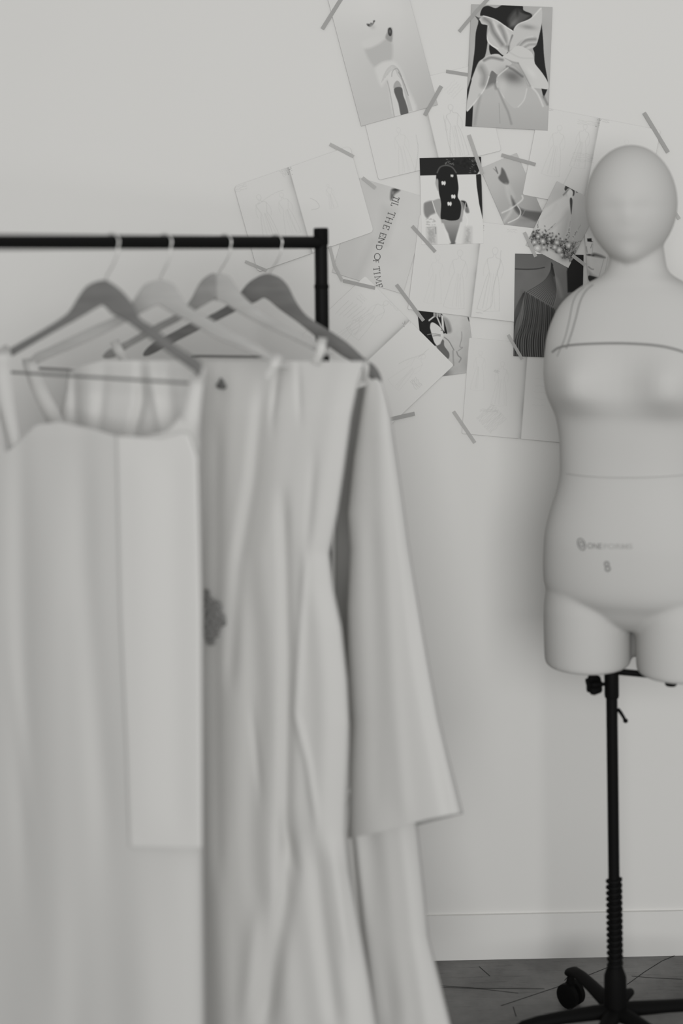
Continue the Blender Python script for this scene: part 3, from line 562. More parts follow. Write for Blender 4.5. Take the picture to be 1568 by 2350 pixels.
# ------------------------------------------------------------ dress form
DM = 2.68; SM = F/DM; TH = math.radians(22)
lat = hr*math.cos(TH) - fwd*math.sin(TH); frt = -(fwd*math.cos(TH) + hr*math.sin(TH))
def zat(py): return Pd(1455, py, DM).z
def ctr(px, py):
    p = Pd(px, py, DM); return p
form = empty('dress_form', Vector((Pd(1413, 2411, DM).x, Pd(1413, 2411, DM).y, 0)),
             'white headed dress form on a black wheeled pole stand, cropped by the right edge', 'dress form')
NS = 64
def loft(sections, mb, e=2.2, bust=False):
    """sections: (py, centre px, silhouette half px, depth ratio, front shift m)"""
    v = []; f = []
    sec = catmull(sections, False, 5)
    for py, cx, hw, kr, fs in sec:
        c = ctr(cx, py); w = hw/SM; rx = w/math.sqrt(math.cos(TH)**2+kr*kr*math.sin(TH)**2); ry = rx*kr
        for k in range(NS):
            t = 2*math.pi*k/NS; ct, st = math.cos(t), math.sin(t)
            x = rx*math.copysign(abs(ct)**(2/e), ct); y = ry*math.copysign(abs(st)**(2/e), st)
            q = y+fs
            if bust and st > -.1:
                for sx in (-1, 1):
                    dz = (py-872); s_ = 70 if dz < 0 else 60
                    q += .036*math.exp(-((x-sx*.086)/.052)**2-abs(dz/s_)**(2.0 if dz < 0 else 2.4))*max(0, min(1, (st+.1)*3))
            v.append(c+lat*x+frt*q)
    n = len(sec)
    for i in range(n-1):
        for k in range(NS):
            l = (k+1) % NS; f.append([i*NS+k, i*NS+l, (i+1)*NS+l, (i+1)*NS+k])
    f.append(list(range(NS))); f.append([(n-1)*NS+k for k in range(NS)][::-1]); mb.add(v, f)
bmb = MB()
loft([(560, 1462, 58, 1.0, -.005), (590, 1462, 62, 1.0, -.005), (618, 1461, 68, .95, -.004), (634, 1460, 82, .85, -.004), (645, 1459, 100, .72, -.004), (657, 1458, 120, .62, -.004), (680, 1457, 147, .56, -.002), (705, 1456, 166, .54, 0), (740, 1456, 181, .54, .004),
      (775, 1456, 190, .55, .008), (815, 1456, 194, .57, .010), (850, 1455, 195, .60, .010), (880, 1455, 193, .62, .010), (905, 1455, 189, .64, .010), (930, 1455, 180, .66, .008), (955, 1454, 170, .67, .006), (1000, 1454, 163, .70, .004),
      (1050, 1453, 160, .70, .004), (1090, 1453, 160, .71, .004), (1130, 1453, 168, .70, .004), (1170, 1453, 180, .68, .004), (1210, 1452, 189, .67, .004), (1250, 1452, 195, .67, .002), (1320, 1452, 199, .68, -.006), (1360, 1452, 190, .67, -.008), (1395, 1452, 135, .72, -.004), (1425, 1452, 75, .95, -.004), (1442, 1452, 34, 1.3, -.006)], bmb, 2.25, True)
# head: egg with jaw, brow, nose and lips only hinted
def head(mb):
    c = ctr(1449, 468); v = []; f = []; A, B = 48, 40
    HT = math.radians(16); hl = hr*math.cos(HT)-fwd*math.sin(HT); hf = -(fwd*math.cos(HT)+hr*math.sin(HT))
    for i in range(B+1):
        ph = math.pi*i/B; zz = math.cos(ph); s = math.sin(ph)
        z = zz*(.110 if zz > 0 else .117)
        wid = .0845*s if zz > 0 else .0845*s*(1-.20*zz*zz-.12*max(0, -zz-.55))
        dep = .102*s if zz > 0 else .098*s*(1-.14*zz*zz)
        for k in range(A):
            t = 2*math.pi*k/A; x = wid*math.cos(t); y = dep*math.sin(t)
            fr = max(0, math.sin(t))
            y += fr*(.005*math.exp(-(x/.013)**2-((z+.022)/.020)**2) + .0015*math.exp(-(x/.05)**2-((z-.012)/.012)**2)
                     - .0025*math.exp(-((abs(x)-.032)/.016)**2-((z+.002)/.013)**2) + .0022*math.exp(-(x/.022)**2-((z+.058)/.009)**2)
                     + .012*math.exp(-(x/.03)**2-((z+.100)/.02)**2))
            if zz < 0: y += .012*(-zz)
            v.append(c+hl*x+hf*y+up*z)
    for i in range(B):
        for k in range(A):
            l = (k+1) % A; f.append([i*A+k, i*A+l, (i+1)*A+l, (i+1)*A+k])
    mb.add(v, f)
head(bmb)
ZB = CAM.z-(1529-PY)*2.714/F
for sx in (-1, 1):      # thighs
    base = ctr(1452, 1400) + lat*(sx*.0865); v = []; f = []; zs = [zat(1310), zat(1360), zat(1400), zat(1440), zat(1480), zat(1505), ZB+.0075, ZB+.0035, ZB]
    rad = [.060, .076, .0805, .0812, .081, .0805, .0800, .0795, .077]
    for z, r in zip(zs, rad):
        for k in range(48):
            t = 2*math.pi*k/48; p = base+lat*(r*math.cos(t))+frt*(r*1.12*math.sin(t)-.004); p.z = z; v.append(p)
    for i in range(len(zs)-1):
        for k in range(48):
            l = (k+1) % 48; f.append([i*48+k, i*48+l, (i+1)*48+l, (i+1)*48+k])
    f.append(list(range(48))); f.append([(len(zs)-1)*48+k for k in range(48)][::-1]); bmb.add(v, f)
gb = ctr(1452, 1400)-frt*.050; bmb.lathe(Vector((gb.x, gb.y, ZB+.012)), up, [(0, .022), (.01, .027), (.10, .030), (.18, .030)], 24)
body0 = bmb.build('tmp', M['body'])
md = body0.modifiers.new('r', 'REMESH'); md.mode = 'VOXEL'; md.voxel_size = .0042
ms = body0.modifiers.new('s', 'SMOOTH'); ms.factor = .6; ms.iterations = 9
dg = bpy.context.evaluated_depsgraph_get(); dg.update()
bme = bpy.data.meshes.new_from_object(body0.evaluated_get(dg)); bpy.data.objects.remove(body0)
bme.name = 'body'; body = bpy.data.objects.new('body', bme); C.objects.link(body); body.parent = form; body.matrix_parent_inverse = form.matrix_world.inverted()
bme.polygons.foreach_set('use_smooth', [True]*len(bme.polygons))
if not bme.materials: bme.materials.append(M['body'])
bvh = BVHTree.FromPolygons([v.co.copy() for v in bme.vertices], [tuple(p.vertices) for p in bme.polygons])
def on_body(px, py, off=.0008):
    r = ray(px, py).normalized(); h = bvh.ray_cast(CAM, r)
    return (h[0]-r*off) if h[0] is not None else None
def seam(name, pts, r, m):
    P_ = [on_body(x, y) for x, y in catmull(pts, False, 10)]; P_ = [p for p in P_ if p is not None]
    mb = MB(); mb.tube(P_, r, 8); return mb.build(name, m, form)
seam('seam', [(1362, 653), (1345, 668), (1332, 692), (1322, 730), (1312, 765), (1300, 800)], .0011, M['seam'])
seam('seam', [(1341, 659), (1326, 673), (1315, 695), (1307, 735), (1297, 775), (1284, 806), (1279, 818)], .0008, M['seam'])
seam('style_tape', [(1268, 808), (1285, 797), (1320, 791), (1380, 788), (1440, 788), (1500, 792), (1545, 800), (1590, 815)], .0018, M['tapeb'])
seam('seam', [(1300, 1087), (1360, 1094), (1440, 1096), (1520, 1094), (1590, 1088)], .0005, M['stampl'])
def stamp(txt, cx, cy, hpx, wpx, ang, m, name):
    cu = bpy.data.curves.new('t', 'FONT'); cu.body = txt; cu.align_x = 'CENTER'; cu.align_y = 'CENTER'; cu.resolution_u = 4; cu.offset = .008
    to = bpy.data.objects.new('t', cu); C.objects.link(to); dg = bpy.context.evaluated_depsgraph_get(); dg.update()
    me = bpy.data.meshes.new_from_object(to.evaluated_get(dg)); bpy.data.objects.remove(to)
    bm = bmesh.new(); bm.from_mesh(me); bmesh.ops.triangulate(bm, faces=bm.faces)
    bmesh.ops.subdivide_edges(bm, edges=[e for e in bm.edges if e.calc_length() > .12], cuts=2)
    xs = [v.co.x for v in bm.verts]; ys = [v.co.y for v in bm.verts]; W_ = max(xs)-min(xs); H_ = max(ys)-min(ys); mx_, my_ = (max(xs)+min(xs))/2, (max(ys)+min(ys))/2
    ca, sa = math.cos(ang), math.sin(ang)
    for v in bm.verts:
        x = (v.co.x-mx_)/W_*wpx; y = -(v.co.y-my_)/H_*hpx
        v.co = on_body(cx+x*ca-y*sa, cy+x*sa+y*ca, .0007)
    bm.to_mesh(me); bm.free(); me.name = name; me.materials.clear(); me.materials.append(m)
    o = bpy.data.objects.new(name, me); C.objects.link(o); o.parent = form; o.matrix_parent_inverse = form.matrix_world.inverted(); return o
stamp('ONE', 1365, 1253, 13, 33, .04, M['stamp'], 'stamped_lettering')
stamp('FORMS', 1419, 1254, 12, 66, 0, M['stampl'], 'stamped_lettering')
stamp('8', 1394, 1300, 25, 14, -.22, M['stamp'], 'stamped_number')
mb = MB()
for s_ in (1, .5):
    P_ = [on_body(1335+8.5*s_*math.cos(t)+ (3*math.sin(t)*s_), 1249+13.5*s_*math.sin(t)) for t in np.linspace(0, 2*math.pi, 24, endpoint=False)]
    mb.tube(P_, .0009, 6, True)
mb.build('stamped_logo', M['stamp'], form)
# stand
def axis_pt(py, dpx=0): return Pd(1405+(py-1600)*.0122+dpx, py, DM)
base = Vector((Pd(1413, 2300, DM).x, Pd(1413, 2300, DM).y, 0))
def sp(z): return Vector((base.x, base.y, z))
zz = lambda py: Pd(1405, py, DM).z
mb = MB(); mb.tube([sp(.078), sp(zz(1560))], .0106, 20); mb.build('pole', M['black'], form)
mb = MB(); mb.lathe(sp(zz(1601)), up, [(0, .0125), (.004, .0135), (.046, .0135), (.050, .0135), (zz(1528)-zz(1601), .0135)], 20)
mb.build('top_collar', M['black'], form)
a = sp(zz(1540)); mb = MB()
mb.tube([a, a+lat*.10+fwd*.0], .006, 10); mb.build('support_arm', M['black'], form)
pt = Pd(1540, 1566, DM-.03); mb = MB(); mb.lathe(Vector((pt.x, pt.y, pt.z-.006)), up, [(0, .009), (.002, .0108), (.03, .0108)], 20); mb.build('support_peg', M['blackp'], form)
# star knob
kc = Pd(1367, 1571, DM-.004); mb = MB(); kx = (-hr*.97-fwd*.24).normalized()
mb.tube([sp(kc.z), kc], .0035, 10)
ky = kx.cross(up).normalized()
v = []; f = []; n_ = 40
for t, rr in ((-.010, .0110), (-.007, .0135), (.007, .0165), (.013, .0150), (.015, .010)):
    for k in range(n_):
        q = 2*math.pi*k/n_; r_ = rr*(1+.2*math.cos(5*q)); v.append(kc+kx*t+(up*math.cos(q)+ky*math.sin(q))*r_)
for i in range(4):
    for k in range(n_): l = (k+1) % n_; f.append([i*n_+k, i*n_+l, (i+1)*n_+l, (i+1)*n_+k])
f.append(list(range(n_))); f.append([4*n_+k for k in range(n_)]); mb.add(v, f); mb.build('star_knob', M['blackp'], form)
mb = MB(); mb.tube([Pd(1419, 1628, DM), Pd(1424, 1634, DM-.005), Pd(1431, 1645, DM-.008), Pd(1435, 1653, DM-.008)], [.0035, .0034, .003, .003], 10)
e = Pd(1436, 1654, DM-.008); mb.lathe(e-up*.004, up, [(0, .002), (.002, .0045), (.006, .0045), (.008, .002)], 12); mb.build('lever', M['blackp'], form)
# coil spring sleeve
mb = MB(); z0, z1 = zz(2222), zz(2016); turns = 15; P_ = []
for i in range(turns*14+1):
    t = i/(turns*14); q = 2*math.pi*turns*t; P_.append(sp(z0+(z1-z0)*t)+hr*.0125*math.cos(q)+fwd*.0125*math.sin(q))
mb.tube(P_, .0032, 8); mb.build('coil_spring', M['black'], form)
mb = MB(); mb.lathe(sp(zz(2322)), up, [(0, .021), (.002, .0215), (zz(2240)-zz(2322), .0205), (zz(2228)-zz(2322), .017), (zz(2215)-zz(2322), .013), (zz(2200)-zz(2322), .012)], 28); mb.build('hub', M['blackp'], form)
for an, L, zt in ((10, .24, .112), (106, .20, .105), (190, .200, .105), (244, .24, .09), (305, .25, .09)):
    a_ = math.radians(an); d = hr*math.cos(a_)+fwd*math.sin(a_); s_ = d.cross(up)
    lg = MB(); v = []; f = []
    prof = [(.0, .086, .017, .014), (.04, .088, .016, .012), (.10, .086, .014, .0105), (L-.05, .082, .013, .010), (L-.02, .076, .0125, .010), (L, .066, .012, .009)]
    for t, zc, hw, hh in prof:
        for k in range(12):
            q = 2*math.pi*k/12; v.append(sp(zc)+d*t+s_*(hw*math.cos(q))+up*(hh*math.sin(q)))
    for i in range(len(prof)-1):
        for k in range(12): l = (k+1) % 12; f.append([i*12+k, i*12+l, (i+1)*12+l, (i+1)*12+k])
    f.append(list(range(12))); f.append([(len(prof)-1)*12+k for k in range(12)]); lg.add(v, f); leg = lg.build('leg', M['blackp'], form)
    w = MB(); c = sp(.024)+d*(L-.004); ax = (s_*math.cos(.5)+d*math.sin(.5)).normalized()
    w.lathe(c-ax*.019, ax, [(0, .016), (.003, .0235), (.014, .0235), (.017, .016)], 24); w.lathe(c+ax*.002, ax, [(0, .016), (.003, .0235), (.014, .0235), (.017, .016)], 24)
    w.tube([c, c+up*.012, c+up*.038], [.006, .012, .006], 12); w.build('caster', M['blackp'], leg)
p0 = sp(.085); mb = MB(); d = (hr*.55+fwd*.83); mb.tube([p0, p0+d*.045+up*.012, p0+d*.075+up*.006], [.012, .011, .007], 10); mb.build('pedal', M['blackp'], form)

# ------------------------------------------------------------ clothing rack
def rail_d(px): return 1/(.3876+(735-px)/735*.0955)
RA = Pd(737, 556.5, 2.58); RB = Pd(0, 557, 1/.4831); rdir = (RB-RA); rdir.z = rdir.z*0.5; rl = rdir.length; rdir.normalize(); RE = RA+rdir*1.15
fdir = Vector((rdir.y, -rdir.x, 0)).normalized()
rack = empty('clothing_rack', Vector((RA.x, RA.y, 0)), 'black tubular steel clothing rack with wooden hangers on its rail', 'clothing rack')
mb = MB(); mb.tube([RA, RE], .0112, 24); mb.build('top_rail', M['black'], rack)
for E_, nm in ((RA, 'post'), (RE, 'post')):
    ztop = Pd(737, 523, 2.58).z
    def ep(z): return Vector((E_.x, E_.y, z))
    zj = Pd(737, 657, 2.58).z
    mb = MB(); mb.tube([ep(.06), ep(zj)], .0126, 24); mb.tube([ep(zj+.0015), ep(ztop-.022)], .0120, 24); po = mb.build('post', M['black'], rack)
    mb = MB(); mb.lathe(ep(ztop-.030), up, [(0, .0130), (.001, .0134), (.026, .0134), (.029, .0128), (.030, .0115)], 24); mb.build('end_cap', M['blackp'], po)
    mb = MB(); mb.lathe(ep(zj-.004), up, [(0, .0130), (.001, .0134), (.006, .0134), (.007, .0130)], 24); mb.build('joint_ring', M['blackp'], po)
    mb = MB(); mb.tube([ep(.065)-fdir*.22, ep(.065)+fdir*.22], .0125, 20); ft = mb.build('foot_bar', M['black'], rack)
    for s_ in (-1, 1):
        c = ep(.027)+fdir*(.20*s_); w = MB()
        for o_ in (-.016, .004): w.lathe(c+rdir*o_, rdir, [(0, .018), (.002, .026), (.010, .026), (.012, .018)], 20)
        w.tube([c, c+up*.03], .008, 10); w.build('caster', M['blackp'], ft)
mb = MB(); mb.tube([Vector((RA.x, RA.y, .065)), Vector((RE.x, RE.y, .065))], .0112, 20); mb.build('lower_rail', M['black'], rack)

# ------------------------------------------------------------ hangers
TH_ = 28
def planeof(px): return Plane(px, rail_d(px), TH_)
PL = {1: planeof(257), 2: planeof(378), 3: planeof(515), 4: planeof(632)}
def extrude_outline(outline, pl, thick, mb, bulge=None):
    n = len(outline); fr = [pl.at(x, y, -thick/2) for x, y in outline]; bk = [pl.at(x, y, thick/2) for x, y in outline]
    mb.add(fr+bk, [list(range(n))[::-1], [n+i for i in range(n)]]+[[i, (i+1) % n, n+(i+1) % n, n+i] for i in range(n)])
def hanger(pl, hookpx, outline_parts, bar, label, apex):
    root = empty('clothes_hanger', pl.at(*apex), label, 'hanger', 'wooden hangers on the black rail')
    for pts, m, nm in outline_parts:
        mb = MB(); extrude_outline([tuple(q) for q in catmull(pts, True, 3)], pl, .013, mb); mb.build(nm, m, root, bevel=.0028)
    # hook: screw up from the apex, round the rail
    rc = RA + rdir*((pl.o-RA).dot(pl.n)/rdir.dot(pl.n)); R_ = .0112+.0018+.0003
    P_ = []
    for q in np.linspace(-2.9, .25*math.pi+.35, 26):     # over the rail in the hanger's plane
        P_.append(rc+pl.u*(R_*1.02*math.cos(q*1.0))+up*(R_*1.02*math.sin(q)) if q > -9 else None)
    P_ = [rc-pl.u*R_*math.cos(q)+up*R_*math.sin(q) for q in np.linspace(-.35, math.pi+.5, 22)]
    end = P_[-1]; ap = pl.at(*apex)-up*.006
    P_ += [end-up*.008+pl.u*(-.001), end*.55+ap*.45+pl.u*.004, end*.25+ap*.75, ap]
    P_ = [Vector(q) for q in catmull(P_, False, 3)]
    mb = MB(); mb.tube(P_, .0014, 8); mb.build('hook', M['steel'], root)
    if bar:
        mb = MB(); mb.tube([pl.at(*bar[0]), pl.at(*bar[1])], .0022, 10); mb.build('trouser_bar', M['wood_d'], root)
    return root
h1 = [(235, 643), (201, 655), (178, 684), (161, 712), (138, 732), (86, 764), (29, 796), (-6, 818), (-20, 842), (-8, 846), (10, 828), (43, 809), (115, 767), (180, 731), (228, 703), (240, 703), (258, 721), (287, 735), (341, 775), (402, 821), (450, 856), (457, 864), (464, 834), (441, 816), (400, 790), (359, 755), (321, 730), (307, 701), (281, 669), (253, 648)]
hanger(PL[1], 257, [(h1, M['wood_d'], 'shoulder_piece')], ((8, 853), (432, 879)), 'dark wooden hanger nearest the left, front one on the rail', (237, 645))
h2 = [(362, 643), (330, 655), (308, 687), (285, 712), (258, 730), (201, 755), (115, 796), (80, 812), (60, 838), (66, 848), (95, 830), (201, 784), (275, 747), (319, 721), (359, 701), (366, 701), (393, 718), (432, 738), (496, 776), (553, 799), (600, 820), (632, 838), (640, 828), (604, 800), (570, 780), (534, 761), (480, 730), (435, 704), (416, 682), (400, 655), (384, 646)]
hanger(PL[2], 378, [(h2, M['wood_l'], 'shoulder_piece')], ((85, 845), (452, 866)), 'pale wooden hanger, second from the left', (363, 645))
h3l = [(496, 629), (470, 637), (454, 656), (441, 682), (425, 704), (402, 722), (344, 752), (290, 783), (250, 802), (235, 820), (262, 820), (298, 796), (362, 762), (419, 732), (451, 711), (490, 688), (497, 687)]
h3r = [(496, 629), (512, 630), (528, 637), (550, 669), (579, 698), (623, 730), (687, 765), (722, 780), (752, 797), (768, 815), (750, 816), (706, 795), (687, 786), (604, 747), (543, 714), (510, 692), (497, 687)]
hanger(PL[3], 515, [(h3l, M['wood_m'], 'shoulder_arm'), (h3r, M['wood_l'], 'shoulder_arm')], None, 'wooden hanger with one dark and one pale arm, third from the left', (496, 632))
h4 = [(614, 628), (588, 637), (566, 653), (545, 680), (521, 701), (480, 724), (441, 739), (400, 761), (350, 788), (328, 812), (342, 816), (400, 786), (467, 752), (546, 712), (590, 692), (609, 684), (642, 710), (687, 742), (725, 773), (754, 795), (783, 816), (805, 829), (830, 850), (852, 870), (876, 879), (872, 857), (859, 838), (843, 828), (830, 816), (798, 787), (754, 757), (722, 737), (703, 723), (687, 704), (674, 682), (661, 656), (642, 637)]
hanger(PL[4], 632, [(h4, M['wood_d'], 'shoulder_piece')], ((440, 817), (600, 819)), 'dark wooden hanger nearest the rack post, with its curved tip showing beyond the clothes', (614, 630))

# ------------------------------------------------------------ garments
def interp(tab, y):
    xs = [t[0] for t in tab]; ys = [t[1] for t in tab]; return np.interp(y, xs, ys)
def garment(name, pl, L, R_, top, bottom, thick, folds, m, parent=None, n0=0.0, nu=110, nv=170, pleat=(0, 0, 0), back_top=None, back_scale=.8, flat=4, RP=60):
    """L, R_: (py, px) side outlines; top: (u, py) neckline; folds: (path [(py, px)], width px, amplitude m towards the viewer)"""
    verts = []; cols = 2*(nu-1)
    rs = np.random.RandomState(len(L)*7+nu); ph = rs.rand(8)*6.28
    for j in range(nv):
        v_ = j/(nv-1); v_ = v_**1.15
        for c in range(cols):
            front = c < nu; i = c if front else cols-c
            u = i/(nu-1)
            tp = interp(top if (front or not back_top) else back_top, u); bt = interp(bottom, u)
            py = tp+(bt-tp)*v_; l = interp(L, py); r = interp(R_, py); px = l+(r-l)*u
            th = interp(thick, py) if isinstance(thick, list) else thick
            prof = max(0., 1-abs(2*u-1)**flat)**.5
            if front:
                n = -th*prof
                for path, w, am in folds:
                    if path[0][0]-RP < py < path[-1][0]+RP:
                        fx = interp(path, py); e = max(0, min(1, (py-path[0][0]+RP)/(2*RP)))*max(0, min(1, (path[-1][0]+RP-py)/(2*RP)))
                        e = e*e*(3-2*e); n -= .52*am*e*math.exp(-((px-fx)/w)**2)
                if pleat[0]:
                    gr = min(1, max(0, (py-tp)/700))
                    n -= .8*prof*pleat[0]*(.3+.7*gr)*(math.sin(pleat[1]*u*6.283+ph[0]+math.sin(v_*3+ph[1])*.6)+.5*math.sin(pleat[1]*1.73*u*6.283+ph[2]+math.sin(v_*4+ph[3])*.8))
            else: n = th*prof*back_scale
            verts.append(pl.at(px, py, n0+n))
    faces = []
    for j in range(nv-1):
        for c in range(cols):
            d = (c+1) % cols; faces.append([j*cols+c, (j+1)*cols+c, (j+1)*cols+d, j*cols+d])
    return mesh_obj(name, verts, faces, m, parent)
def band(name, pl, pts, w, m, parent, n0=0.0, thick=.004):
    """a strap: ribbon with thickness following pixel points (px, py[, n])"""
    P_ = catmull([(p[0], p[1], p[2] if len(p) > 2 else 0) for p in pts], False, 6); v = []; f = []
    ww = w if hasattr(w, '__len__') else [w, w]
    for i, p in enumerate(P_):
        a = P_[max(0, i-1)]; c = P_[min(len(P_)-1, i+1)]; t = (c-a)[:2]; t = t/max(1e-6, np.hypot(*t)); nn = np.array((-t[1], t[0]))*np.interp(i/(len(P_)-1), np.linspace(0, 1, len(ww)), ww)/2
        for s_, dn in ((-1, -1), (1, -1), (1, 1), (-1, 1)): v.append(pl.at(p[0]+nn[0]*s_, p[1]+nn[1]*s_, n0+p[2]+dn*thick/2))
    for i in range(len(P_)-1):
        for k in range(4): l = (k+1) % 4; f.append([i*4+k, i*4+l, (i+1)*4+l, (i+1)*4+k])
    f += [[3, 2, 1, 0], [len(v)-4, len(v)-3, len(v)-2, len(v)-1]]
    return mesh_obj(name, v, f, m, parent)
GG = 'white garments on the black clothing rack'
# 4: long dress and jacket on the hanger nearest the post
P4 = PL[4]
t = empty('slip_dress', P4.at(850, 880), 'long white dress reaching to the floor below the jacket hem, rightmost of the clothes', 'dress', GG)
garment('skirt', P4, [(880, 846), (1200, 830), (1600, 822), (1800, 760), (1900, 560), (2520, 540)], [(880, 860), (900, 866), (1200, 890), (1850, 948), (1905, 960), (2050, 975), (2150, 985), (2210, 1000), (2350, 1035), (2500, 1072)],
        [(0, 880), (1, 890)], [(0, 2440), (1, 2440)], [(850, .012), (1400, .03), (2500, .045)],
        [([(1900, 803), (2000, 812), (2100, 822), (2350, 850)], 9, -.030), ([(1900, 860), (2350, 905)], 24, -.012), ([(1900, 925), (2400, 985)], 22, .008), ([(2200, 835), (2450, 855)], 8, -.012)],
        M['cloth'], t, n0=.012, pleat=(.003, 4, 0))
t = empty('jacket', P4.at(860, 860), 'loose white open jacket with a straight hem, hanging from the rightmost hanger', 'jacket', GG)
JR = [(862, 862), (880, 878), (920, 889), (960, 899), (1050, 912), (1150, 926), (1250, 939), (1350, 955), (1450, 972), (1550, 990), (1650, 1009), (1740, 1031), (1865, 1063), (1930, 1075)]
garment('back_panel', P4, [(860, 772), (1900, 768)], JR, [(0, 905), (.75, 882), (.87, 873), (.95, 868), (1, 873)], [(0, 1940), (1, 1868)], [(860, .006), (1900, .010)], [], M['gap_shade'], t, n0=.085, nu=50, nv=90)
garment('front_panel', P4, [(860, 842), (900, 836), (960, 826), (1050, 812), (1180, 798), (1262, 804), (1400, 797), (1500, 798), (1600, 802), (1660, 806), (1760, 800), (1930, 797)], JR,
        [(0, 885), (.3, 874), (.8, 868), (1, 874)], [(0, 1924), (.3, 1908), (.68, 1880), (1, 1864)], [(860, .008), (1000, .020), (1500, .030), (1900, .040)],
        [([(950, 900), (1500, 960), (1900, 1035)], 12, -.006), ([(920, 868), (1200, 880), (1600, 905), (1880, 930)], 20, .006), ([(1200, 850), (1500, 860), (1850, 868)], 22, -.005)], M['cloth'], t, n0=-.012, nu=70)
band('strap', P4, [(836, 822, .012), (839, 834, -.016), (840, 850, -.018), (836, 876, -.010)], 15, M['cloth2'], t)
# 3: long dress with open right edge
P3 = PL[3]
t = empty('evening_gown', P3.at(640, 828), 'long flowing ivory gown with a dark brooch, hanging in the middle of the rack', 'gown', GG)
garment('skirt', P3, [(828, 300), (1200, 270), (1900, 240), (2560, 200)],
        [(828, 838), (880, 822), (960, 806), (1080, 790), (1180, 775), (1270, 757), (1350, 766), (1440, 785), (1560, 798), (1660, 803), (1760, 800), (1850, 796), (1915, 795), (2000, 803), (2090, 820), (2250, 850), (2560, 900)],
        [(0, 830), (.3, 828), (1, 829)], [(0, 2500), (1, 2500)], [(828, .008), (950, .022), (1300, .034), (2000, .045), (2560, .055)],
        [([(845, 638), (900, 632), (960, 625)], 7, -.012), ([(845, 684), (950, 688)], 6, -.008), ([(900, 600), (1100, 580), (1300, 545), (1560, 530)], 16, -.012), ([(1150, 650), (1500, 660), (1900, 655), (2000, 678)], 14, -.016),
         ([(1300, 700), (1640, 678), (1750, 706), (1880, 725)], 8, .010), ([(1640, 580), (1820, 598)], 8, -.006), ([(1900, 660), (2050, 655), (2350, 610)], 20, -.022), ([(1950, 725), (2150, 745), (2350, 770)], 20, -.016),
         ([(1000, 500), (1400, 495), (2000, 500)], 14, -.006), ([(1060, 720), (1250, 705)], 10, -.007), ([(2100, 590), (2350, 560)], 20, .012), ([(1950, 765), (2200, 800)], 14, .010)],
        M['cloth'], t, n0=0, pleat=(.0025, 5, 0))
band('waist_loop', P3, [(618, 843, -.016), (640, 840, -.018), (662, 843, -.017)], 8, M['cloth3'], t)
band('strap', P3, [(740, 775, .010), (738, 790, -.010), (733, 812, -.014), (722, 834, -.010)], 22, M['cloth2'], t)
band('strap', P3, [(262, 782, .010), (270, 800, -.010), (285, 825, -.010), (300, 845, -.012)], 22, M['cloth2'], t)
def blob(mb, c, r, n=10):
    v = []; f = []
    for i in range(n+1):
        for k in range(n):
            a_ = math.pi*i/n; b_ = 2*math.pi*k/n; v.append(c+Vector((r[0]*math.sin(a_)*math.cos(b_), r[1]*math.sin(a_)*math.sin(b_), r[2]*math.cos(a_))))
    for i in range(n):
        for k in range(n): l = (k+1) % n; f.append([i*n+k, i*n+l, (i+1)*n+l, (i+1)*n+k])
    mb.add(v, f)
mb = MB()
for x, y, r in ((508, 876, .0045), (504, 885, .0055), (513, 887, .005), (509, 882, .0055), (507, 870, .002)): blob(mb, P3.at(x, y, -.021), (r, .003, r))
mb.build('brooch', M['brooch'], t)
mb = MB(); rr = random.Random(3)
for x, y, r in ((478, 1376, .007), (488, 1388, .010), (498, 1394, .009), (480, 1402, .011), (492, 1412, .011), (506, 1420, .009), (512, 1428, .006), (484, 1428, .012), (500, 1432, .009), (480, 1450, .011), (494, 1450, .009), (484, 1468, .009), (476, 1360, .005)):
    for k in range(6):
        q = k*1.05+rr.random(); c = P3.at(x, y, -.046)+P3.u*(r*.6*math.cos(q))+up*(r*.6*math.sin(q)); blob(mb, c, (r*.55, .004, r*.5), 7)
mb.build('fabric_corsage', M['flower'], t)
# 2: skirt seen through the neckline of the front dress
P2 = PL[2]
t = empty('camisole_dress', P2.at(300, 840), 'gathered white dress seen through the neckline of the front dress', 'dress', GG)
garment('skirt', P2, [(826, 160), (900, 150), (960, 135), (1020, 90), (1100, 60), (2600, 20)], [(826, 462), (900, 462), (1200, 466), (2600, 470)],
        [(0, 846), (.12, 838), (.25, 828), (1, 826)], [(0, 2500), (1, 2500)], [(826, .008), (950, .022), (1400, .03), (2600, .04)],
        [([(850, 170), (1000, 172)], 12, -.016), ([(850, 322), (920, 325), (1000, 306)], 13, -.022), ([(860, 240), (1000, 225)], 12, -.008), ([(860, 345), (1000, 372)], 10, .010), ([(860, 385), (980, 395)], 14, -.010), ([(860, 205), (1000, 200)], 16, .008)],
        M['cloth3'], t, n0=0, nv=120)
band('strap', P2, [(66, 822, .008), (70, 840, -.010), (95, 905, -.012), (150, 1010, -.018)], [30, 34, 40], M['cloth'], t)
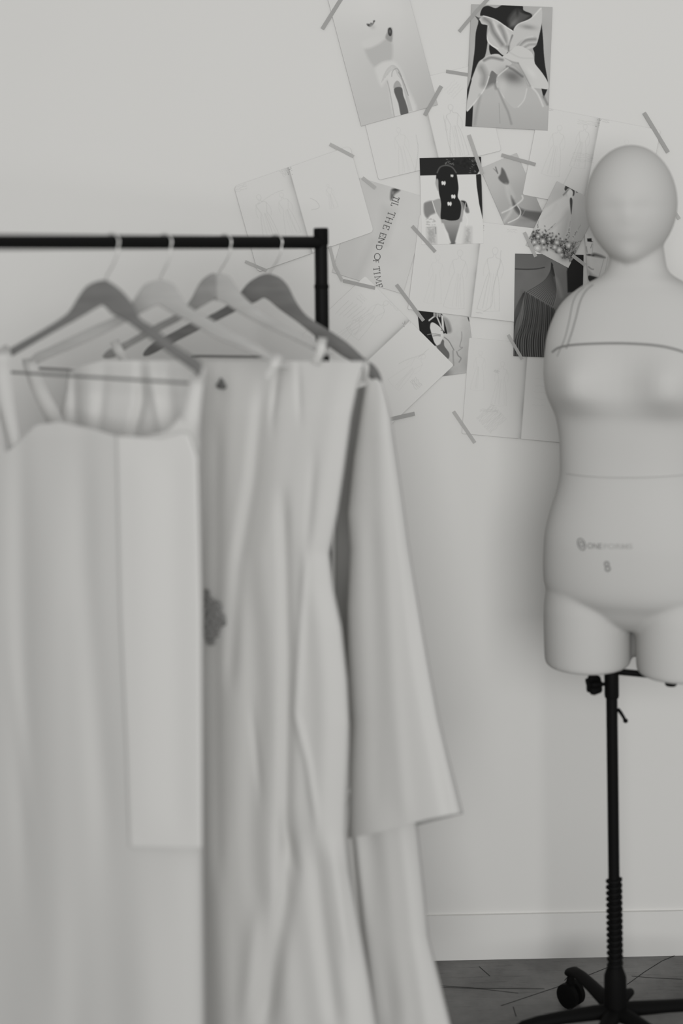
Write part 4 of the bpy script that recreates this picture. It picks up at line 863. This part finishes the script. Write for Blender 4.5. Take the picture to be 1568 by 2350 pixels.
band('strap', P2, [(640, 815, .008), (632, 832, -.010), (622, 850, -.010), (610, 870, -.008)], 22, M['cloth2'], t)
# 1: front dress
P1 = PL[1]
t = empty('maxi_dress', P1.at(240, 860), 'long sleeveless ivory dress with a wide scooped neckline, front left of the rack', 'dress', GG)
garment('dress_body', P1, [(830, -62), (1000, -80), (1500, -120), (2700, -180)], [(860, 462), (900, 460), (960, 458), (1000, 459), (1200, 462), (1500, 466), (2000, 468), (2350, 472), (2700, 476)],
        [(0, 840), (.10, 850), (.135, 940), (.17, 1042), (.22, 1020), (.30, 975), (.40, 968), (.55, 985), (.64, 1000), (.76, 1004), (.86, 990), (.93, 950), (.965, 905), (1, 872)], [(0, 2640), (1, 2620)],
        [(850, .010), (1000, .026), (1400, .036), (2700, .05)],
        [([(1000, 45), (1500, 50), (2000, 60)], 26, -.012), ([(1050, 190), (1300, 196), (1900, 240)], 30, -.012), ([(1200, 120), (2300, 130)], 40, .010), ([(1500, 30), (1900, 70)], 18, .007), ([(2100, 330), (2600, 360)], 60, .010), ([(2150, 180), (2600, 170)], 40, -.010)],
        M['clothf'], t, n0=0, RP=200, pleat=(.0018, 3, 0), back_top=[(0, 840), (.10, 850), (.17, 1050), (.5, 1060), (.9, 1050), (1, 872)])
garment('front_panel', P1, [(1000, 262), (1400, 270), (1700, 284), (1945, 292)], [(1000, 440), (1050, 458), (1400, 466), (1945, 468)], [(0, 1000), (.6, 1006), (.9, 992), (1, 1000)], [(0, 1942), (1, 1946)],
        [(1000, .0315), (1400, .0385), (1945, .0450)], [([(1050, 320), (1900, 330)], 40, .004), ([(1050, 400), (1900, 410)], 30, -.003)], M['cloth2'], t, n0=-.001, nu=60, nv=70, back_scale=-.93, flat=40)
band('strap', P1, [(-4, 800, .010), (2, 815, -.010), (2, 850, -.012), (14, 930, -.012), (34, 1030, -.004), (36, 1060, .004)], [42, 50, 44, 32, 26], M['cloth'], t)
band('strap', P1, [(462, 842, .014), (457, 858, .012), (449, 890, -.004), (436, 960, -.014), (424, 1020, -.004)], [20, 26, 34, 44, 60], M['cloth'], t)
